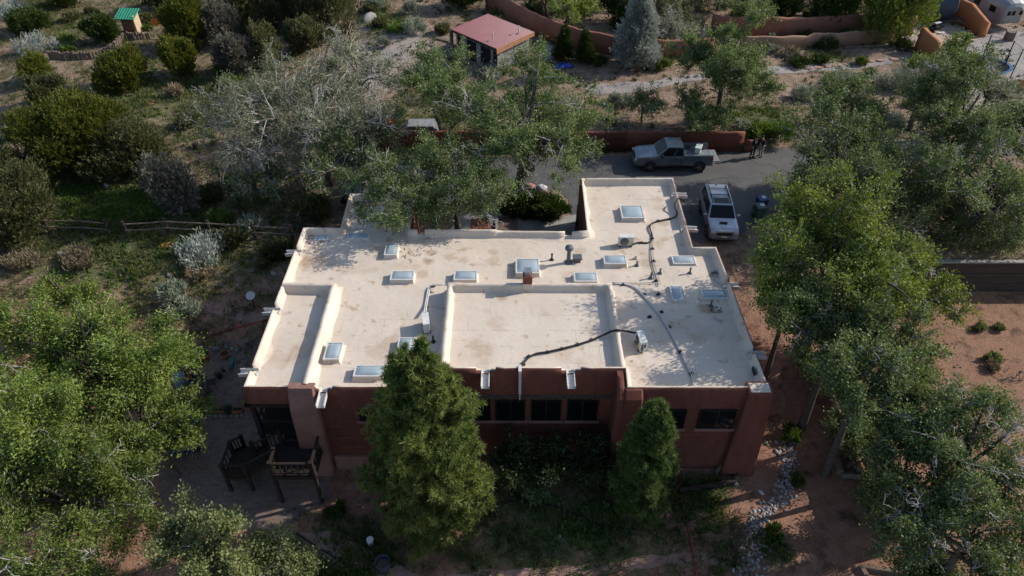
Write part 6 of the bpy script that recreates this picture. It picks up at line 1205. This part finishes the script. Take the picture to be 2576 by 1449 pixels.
# --- junipers and pinyons: label, base pixel, radius, height, material, sprays, cone
J = [('wide olive green juniper, largest on the left hillside', 225, 420, 4.0, 5.6, JUN, 2600, 0), ('yellowish pinyon joined to the right flank of the largest juniper', 345, 425, 3.0, 3.9, PIN, 1500, 0),
 ('dome shaped juniper above the largest juniper', 312, 218, 2.0, 3.1, JUN, 1300, 0), ('upright small juniper at the left edge of the hillside', 107, 208, 1.4, 2.8, JUN, 800, 0),
 ('tall ragged juniper right of the orange pinwheel', 478, 120, 2.4, 5.0, JUN, 1500, 0), ('bright juniper in front of the tall ragged juniper', 460, 190, 1.8, 3.6, JUN, 1100, 0),
 ('round green juniper left of the green roofed hut', 268, 106, 1.7, 2.6, JUND, 900, 0), ('dark green juniper in the top left corner above the silver sagebrush', 80, 82, 2.0, 2.4, JUND, 900, 0),
 ('olive pinyon at the left frame edge above the rail fence', 45, 610, 3.2, 5.4, PIN, 1800, 0), ('grey brown pinyon growing behind the left edge pinyon', -10, 500, 3.0, 5.0, PIN, 1200, 0),
 ('pale olive pinyon left of the largest juniper', 135, 265, 1.6, 2.6, PIN, 700, 0), ('nearly dead grey pinyon on the hillside above the rail fence', 457, 540, 1.7, 4.8, PING, 700, 0),
 ('grey pinyon beside the two bright junipers', 592, 185, 1.9, 3.6, PING, 900, 0), ('slim olive pinyon right of the grey pinyon', 680, 170, 1.5, 3.8, PIN, 800, 0),
 ('spreading dark pinyon at the top edge left of centre', 640, 75, 3.2, 5.2, PIN, 1600, 0), ('dark pinyon at the top edge beside the climbing rail fence', 830, 70, 3.0, 6.0, PIN, 1600, 0),
 ('dark pinyon between the two top edge pinyons', 740, 60, 2.8, 5.0, PIN, 1500, 0), ('low pinyon shaded by the top edge pinyons', 770, 120, 2.0, 3.0, PIN, 900, 0), ('small shaded pinyon behind the bright juniper', 570, 110, 1.8, 4.2, PING, 800, 0),
 ('dark evergreen on the skyline left of the hut', 170, 20, 2.4, 3.4, JUND, 900, 0), ('dark evergreen at the top edge behind the hut', 430, 25, 2.6, 3.4, JUND, 900, 0),
 ('tall silver blue conifer in front of the curved wall', 1596, 165, 2.15, 7.6, SILV, 2300, 1), ('small green conifer in front of the curved wall right of the shed', 1418, 150, .95, 2.9, JUND, 600, 1), ('slimmer small conifer beside the blue tarpaulin', 1470, 156, .85, 2.7, JUND, 500, 1),
 ('low spreading dark juniper in the courtyard, left half', 1300, 535, 1.25, 1.15, JUND, 900, 0), ('low spreading dark juniper in the courtyard, right half nearest the garage', 1374, 542, 1.5, 1.2, JUND, 1100, 0),
 ('large bright yellow green pine behind the terrace walls at the top right', 2215, 98, 3.6, 6.6, BRI, 1700, 0), ('dark pine behind the terrace wall left of the bright pine', 2090, 70, 2.6, 5.0, JUND, 1100, 0),
 ('dark evergreen at the top edge behind the terrace', 1960, 45, 2.4, 4.2, JUND, 900, 0), ('dark evergreen above the curved wall at the top edge', 1560, 60, 2.4, 4.0, JUND, 900, 0), ('dark evergreen by the top end of the curved wall', 1165, 20, 2.4, 3.0, JUND, 900, 0), ('shaded juniper bush at the left rear corner of the house', 795, 548, 1.3, 1.8, PIN, 500, 0)]
for i, (lb, bx, by, R, H, m, sp, cone) in enumerate(J):
    p = gp(bx, by); ms = juniper(300+i, R, H, m, int(sp*2.5), .27 if R > 1.5 else .21, cone, open_=.5 if m is PING else 0.12 if m is PIN else 0, bark=TWG if m is PING else BARKR)
    plant('pine_tree' if 'pine ' in lb else 'pinyon_tree' if 'pinyon' in lb else 'conifer' if 'conifer' in lb else 'juniper', lb, 'pine tree' if 'pine ' in lb else 'conifer' if 'conifer' in lb or 'evergreen' in lb else 'pinyon' if 'pinyon' in lb else 'juniper', ms, p)
# --- shrubs
SH = [('silver sagebrush below the dark juniper in the top left corner', 97, 132, 1.7, 1.9, SILV), ('big silver sagebrush in the very top left corner', 40, 42, 1.9, 1.7, SILV), ('tall pale sagebrush pair, lower one, left of the shed', 1042, 88, 1.1, 1.9, SAGE), ('tall pale sagebrush pair, upper one, left of the shed', 1033, 38, .9, 1.5, SAGE),
 ('small pale sagebrush left of the sleeper steps', 970, 116, .7, 1.1, SAGE), ('grey green sagebrush in front of the sleeper steps', 1072, 190, 1.1, 1.8, SAGE), ('pale sagebrush at the top edge beside the climbing fence', 942, 22, 1.2, 1.4, SAGE),
 ('silver leaved shrub below the rail fence near the house', 508, 652, 1.5, 1.4, SILV), ('small sage shrub beside the garden path', 440, 748, .9, .9, SAGE), ('low grey shrub under the locust by the garden path', 470, 790, .9, .8, SAGE),
 ('wide sagebrush before the flagstone path', 2125, 214, 1.5, 1.2, SAGE), ('large rounded sagebrush left of the clay oven', 2245, 216, 1.9, 1.6, SAGE), ('sagebrush left of the wide sagebrush', 2020, 250, 1.2, 1.2, SAGE), ('sagebrush in the middle of the right shrubs', 2085, 262, 1.2, 1.5, SAGE), ('sagebrush showing between the right elms', 2175, 300, 1.3, 1.3, SAGE), ('pale sagebrush showing between the right elms beside the road', 2245, 320, 1.1, 1.1, SAGE),
 ('blue grey shrub by the gravel path right of the silver conifer', 1560, 262, 1.0, .9, SAGE), ('dark shrub against the tan terrace wall', 2072, 122, 1.1, 1.2, JUND), ('low dark shrub at the foot of the upper terrace wall', 2030, 100, .9, .8, JUND), ('green tuft beside the flagstones', 2163, 162, .6, .7, WEED),
 ('dark green low shrub above the flagstones', 2060, 158, .9, .7, JUND), ('long dark low shrub left of the flagstones', 2010, 163, 1.1, .6, JUND), ('bushy shrub beside the timber garden steps', 2312, 172, .9, 1.3, BRI), ('dark shrub at the end of the tan terrace wall', 2262, 122, .9, 1.2, JUND), ('dark weeds right of the blue tarpaulin', 1500, 160, .9, .7, JUND), ('green shrub beside the silver conifer', 1665, 175, .9, 1.0, WEED),
 ('pale dry shrub at the driveway edge beside the people', 1865, 378, .45, .7, DRYG), ('bright green shrub behind the two people', 1915, 352, 1.2, 1.1, WEED), ('green shrub thicket right of the two people', 1960, 345, 1.2, 1.2, WEED), ('small green shrub beside the driveway wall', 1515, 382, .4, .35, WEED),
 ('tuft of ornamental grass left of the creek bed', 1862, 1372, .45, .6, DRYG), ('green tuft above the head of the creek bed', 1982, 1098, .55, .6, WEED), ('feathery green tuft right of the creek bed', 2003, 1215, .3, .35, WEED), ('green clump beside the lower creek bed', 1945, 1345, .4, .4, WEED), ('round green tuft in the sandy corral', 2493, 905, .42, .45, YNG), ('paler green tuft just below the round corral tuft', 2495, 928, .36, .35, DRYG), ('grey green corral tuft near the dead branches', 2460, 826, .38, .36, YNG), ('small corral tuft beside the grey green one', 2512, 830, .28, .3, YNG),
 ('small conifer seedling left of the big pine', 850, 1290, .5, .6, JUND), ('grey bare shrub at the bottom left edge', 275, 1440, .9, 1.1, DRYG), ('dry twiggy shrub left of the largest juniper', 60, 300, .9, 1.0, DRYG), ('grey twiggy shrub on the open grass right of the dome juniper', 445, 240, .8, 1.0, DRYG), ('yucca like tuft at the left edge below the juniper', 15, 345, .9, .8, SAGE), ('small pale sapling behind the upright log wall', 170, 115, .8, 1.4, BRI), ('tall straw coloured grass clump below the rail fence', 205, 660, 1.0, .9, DRYG), ('straw grass clump at the left edge near the rail fence', 60, 670, 1.0, .9, DRYG)]
SP = {}
for i, (lb, bx, by, R, H, m) in enumerate(SH):
    ms = shrub(500+i, R, H, m, int(900+900*R), .26 if R > .7 else .16, .05 if m is not WEED else .07, spread=1.1)
    plant('shrub' if 'tuft' not in lb and 'grass' not in lb else 'grass_tuft', lb, 'shrub' if 'tuft' not in lb and 'grass' not in lb else 'grass', ms, gp(bx, by), names=('foliage', 'stems'))
# repeats: dark orchard trees beyond the curved wall, low scrub over the hillside
ft = [o for o in SC.objects if o.parent is None and o.name.startswith('fruit_tree')]
for i, (lb, px_, py_) in enumerate([('first dark orchard tree right of the silver conifer tip', 1655, 45), ('dark orchard tree left of the silver conifer tip', 1515, 25), ('dark orchard tree in the top middle behind the terrace', 1800, 25), ('dark orchard tree half cut by the top edge over the upper terrace wall', 2050, 12), ('orchard tree at the top edge left of the bright pine', 2140, 5), ('orchard tree close behind the bend of the curved wall', 1375, 40)]):
    dup(ft[1 + i % 3], gp(px_, py_), i*1.3, lb, .8+.08*(i % 3))
q = random.Random(21); PR = [juniper(900, .55, .5, PIN, 260, .2), shrub(901, .6, .55, WEED, 700, .2, .06), shrub(902, .55, .5, SAGE, 700, .2, .05), shrub(903, .5, .45, DRYG, 500, .22, .04)]
cnt = 0
while cnt < 120:
    x, y = q.uniform(0, 2576), 90*q.random()**1.2 if q.random() < .35 else q.uniform(20, 700)
    p = gp(x, y)
    if not ((p.x < -13.5 and p.y > 24) or (p.y > 50.5 and p.x < 38)): continue
    c_ = plant('scrub_plant', 'low ragged scrub plant dotted over the open ground beyond the house', 'shrub', PR[q.choice((0, 0, 1, 1, 2, 3))], p, q.uniform(0, 6.3), q.uniform(.7, 1.7), 'scrub plants of the hillside', ('foliage', 'stems')); cnt += 1
# dark bushes under the front windows
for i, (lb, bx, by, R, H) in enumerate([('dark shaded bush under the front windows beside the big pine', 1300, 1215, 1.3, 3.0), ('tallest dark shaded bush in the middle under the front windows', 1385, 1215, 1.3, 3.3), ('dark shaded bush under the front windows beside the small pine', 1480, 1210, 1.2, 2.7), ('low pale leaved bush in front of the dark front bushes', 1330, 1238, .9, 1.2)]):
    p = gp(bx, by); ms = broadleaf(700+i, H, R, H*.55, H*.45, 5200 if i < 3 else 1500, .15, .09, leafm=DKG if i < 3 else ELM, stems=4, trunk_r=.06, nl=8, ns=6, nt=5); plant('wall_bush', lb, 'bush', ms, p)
# bare vine on the garage wall
p = gp(1440, 560); mb = MB(); q = random.Random(4)
for k in range(26):
    a = Vector((4.12+q.uniform(-.1, .04), 33.6+q.uniform(0, 3.2), 0)); mb.tube([a, a+Vector((-.08, q.uniform(-.3,.3), 1.1)), a+Vector((-.02, q.uniform(-.6,.6), q.uniform(1.6, 2.9)))], .022, 4)
o = mb.build('climbing_vine', POSTW, None, org=(4.1, 35, 0)); o.location = (4.1, 35, 0); tag(o, 'leafless dark vine climbing the courtyard side of the garage wing', 'vine')
# dead branches in the corral
for i, (lb, bx, by) in enumerate([('heap of dead grey branches lying on the corral sand', 2390, 1000), ('small dead branch lying at the right edge of the corral', 2540, 960)]):
    p = gp(bx, by); mb = MB(); q = random.Random(i)
    for k in range(22 if i == 0 else 8):
        a = Vector((q.gauss(0, .5), q.gauss(0, .3), .05)); an = q.uniform(-.8, .8); l = q.uniform(.5, 1.3); mb.tube([a, a+Vector((math.cos(an)*l*.5, math.sin(an)*l*.5, .12)), a+Vector((math.cos(an+.3)*l, math.sin(an+.3)*l, .03))], [.03, .02, .01], 4)
    o = mb.build('dead_branch', BARK); o.location = p; tag(o, lb, 'branch')
# --- grass and small ground plants
def scatter(name, mat, n, test, L, W, seed, blades=5, upz=1.0, label=None, box=(-60, 62, 13, 95)):
    g = np.random.default_rng(seed); P = []; tries = 0
    while len(P) < n and tries < n*60:
        tries += 1; x, y = g.uniform(box[0], box[1]), box[2]+(box[3]-box[2])*g.random()**1.35
        if abs(x) > 9+y*.92: continue
        if -12.3 < x < 11.8 and 20.6 < y < 39.2: continue
        if g.random() < test(x, y): P.append((x, y, T(x, y)))
    P = np.array(P); k = blades; m = len(P)*k; p = np.repeat(P, k, 0)+g.normal(size=(m, 3))*np.array([.09, .09, 0]); d = g.normal(size=(m, 3))*.55+np.array([0, 0, upz])
    V, F = leaf_quads(p, d, L, W, g); o = link_mesh(name, np_mesh(name, V, F, mat)); o['kind'] = 'stuff'; o['label'] = label; o['category'] = 'ground cover'; return o
DRV = pxpoly([(820,404),(1150,395),(1590,392),(1880,378),(2250,354),(2600,342),(2600,388),(2260,408),(2080,424),(2000,470),(1965,520),(1905,560),(1850,606),(1760,610),(1690,560),(1440,600),(1150,600),(1100,482),(840,492)])
def clump(x, y, s=1.): return .5+.5*math.sin(x*1.1*s+2*math.sin(y*.7*s))*math.sin(y*1.3*s+1.7*math.sin(x*.6*s))
def tg(x, y):
    if in_poly(x, y, DRV) or (x > 15 and y < 35): return 0
    return max(0, green_at(x, y)-.12)*1.4*clump(x, y)**1.2
scatter('meadow_grass', leafmat('grass_blade', (.05, .075, .018), (.13, .155, .05)), 20000, tg, .34, .05, 1, label='patchy green grass over the hillside and front yard')
def td(x, y):
    if in_poly(x, y, DRV) or (x > 14 and y < 35) or field(GREY, x, y) > .75 and x > 25: return 0
    return .55*clump(x+9, y+4, .8)**2*(.25 if y < 22 else 1)
scatter('dry_grass', leafmat('dry_blade', (.13, .115, .06), (.26, .235, .14), .2), 10000, td, .32, .045, 2, label='dry straw coloured grass between the shrubs')
scatter('low_weeds', WEED, 5200, lambda x, y: 0 if in_poly(x, y, DRV) or (x > 15 and y < 35) else (max(0, green_at(x, y)-.3)*1.2*clump(x-5, y+2, .7)**2), .2, .12, 3, blades=9, upz=.6, label='leafy low weeds on the left slope and front yard')
FP = [gp(200, 500), gp(255, 530), gp(300, 505)]
scatter('bright_weeds', WEED, 1500, lambda x, y: max(0, 1-min(math.hypot(x-f.x, (y-f.y)*1.3) for f in FP)/3.2)*clump(x*1.5, y*1.5, 1), .24, .13, 7, blades=10, upz=.7, label='bright green patch of weeds behind the left rail fence', box=(-40, -15, 30, 50))
def mask_weeds(x, y): return .5*clump(x*1.3, y*1.3-3, 1.1)**3 if (y > 49 and x > -20) else 0
scatter('low_scrub', JUND, 1500, mask_weeds, .24, .09, 4, blades=14, upz=.9, label='small dark green scrub dotted over the ground behind the driveway wall')
# litter of stones and twigs
g = random.Random(9); mb = MB()
for _ in range(2200):
    x, y = g.uniform(-50, 55), 13+70*g.random()**1.4
    if abs(x) > 8+y*.92 or (-12.6 < x < 12 and 20.3 < y < 39.3) or in_poly(x, y, DRV): continue
    z = T(x, y); r = g.uniform(.03, .09); a = g.uniform(0, 6.3); h = r*.9
    mb.loft([[(x+math.cos(a+k*1.257)*r*q*g.uniform(.8, 1.2), y+math.sin(a+k*1.257)*r*q*g.uniform(.8, 1.2), z+zz) for k in range(5)] for q, zz in ((1, -.02), (.95, h*.5), (.5, h))])
o = mb.build('scattered_stones', M('field_stone', (.26, .19, .15), (.16, .115, .09), 2, vary=.2, island=.4)); o['kind'] = 'stuff'; o['label'] = 'small stones scattered over the bare ground'; o['category'] = 'stones'
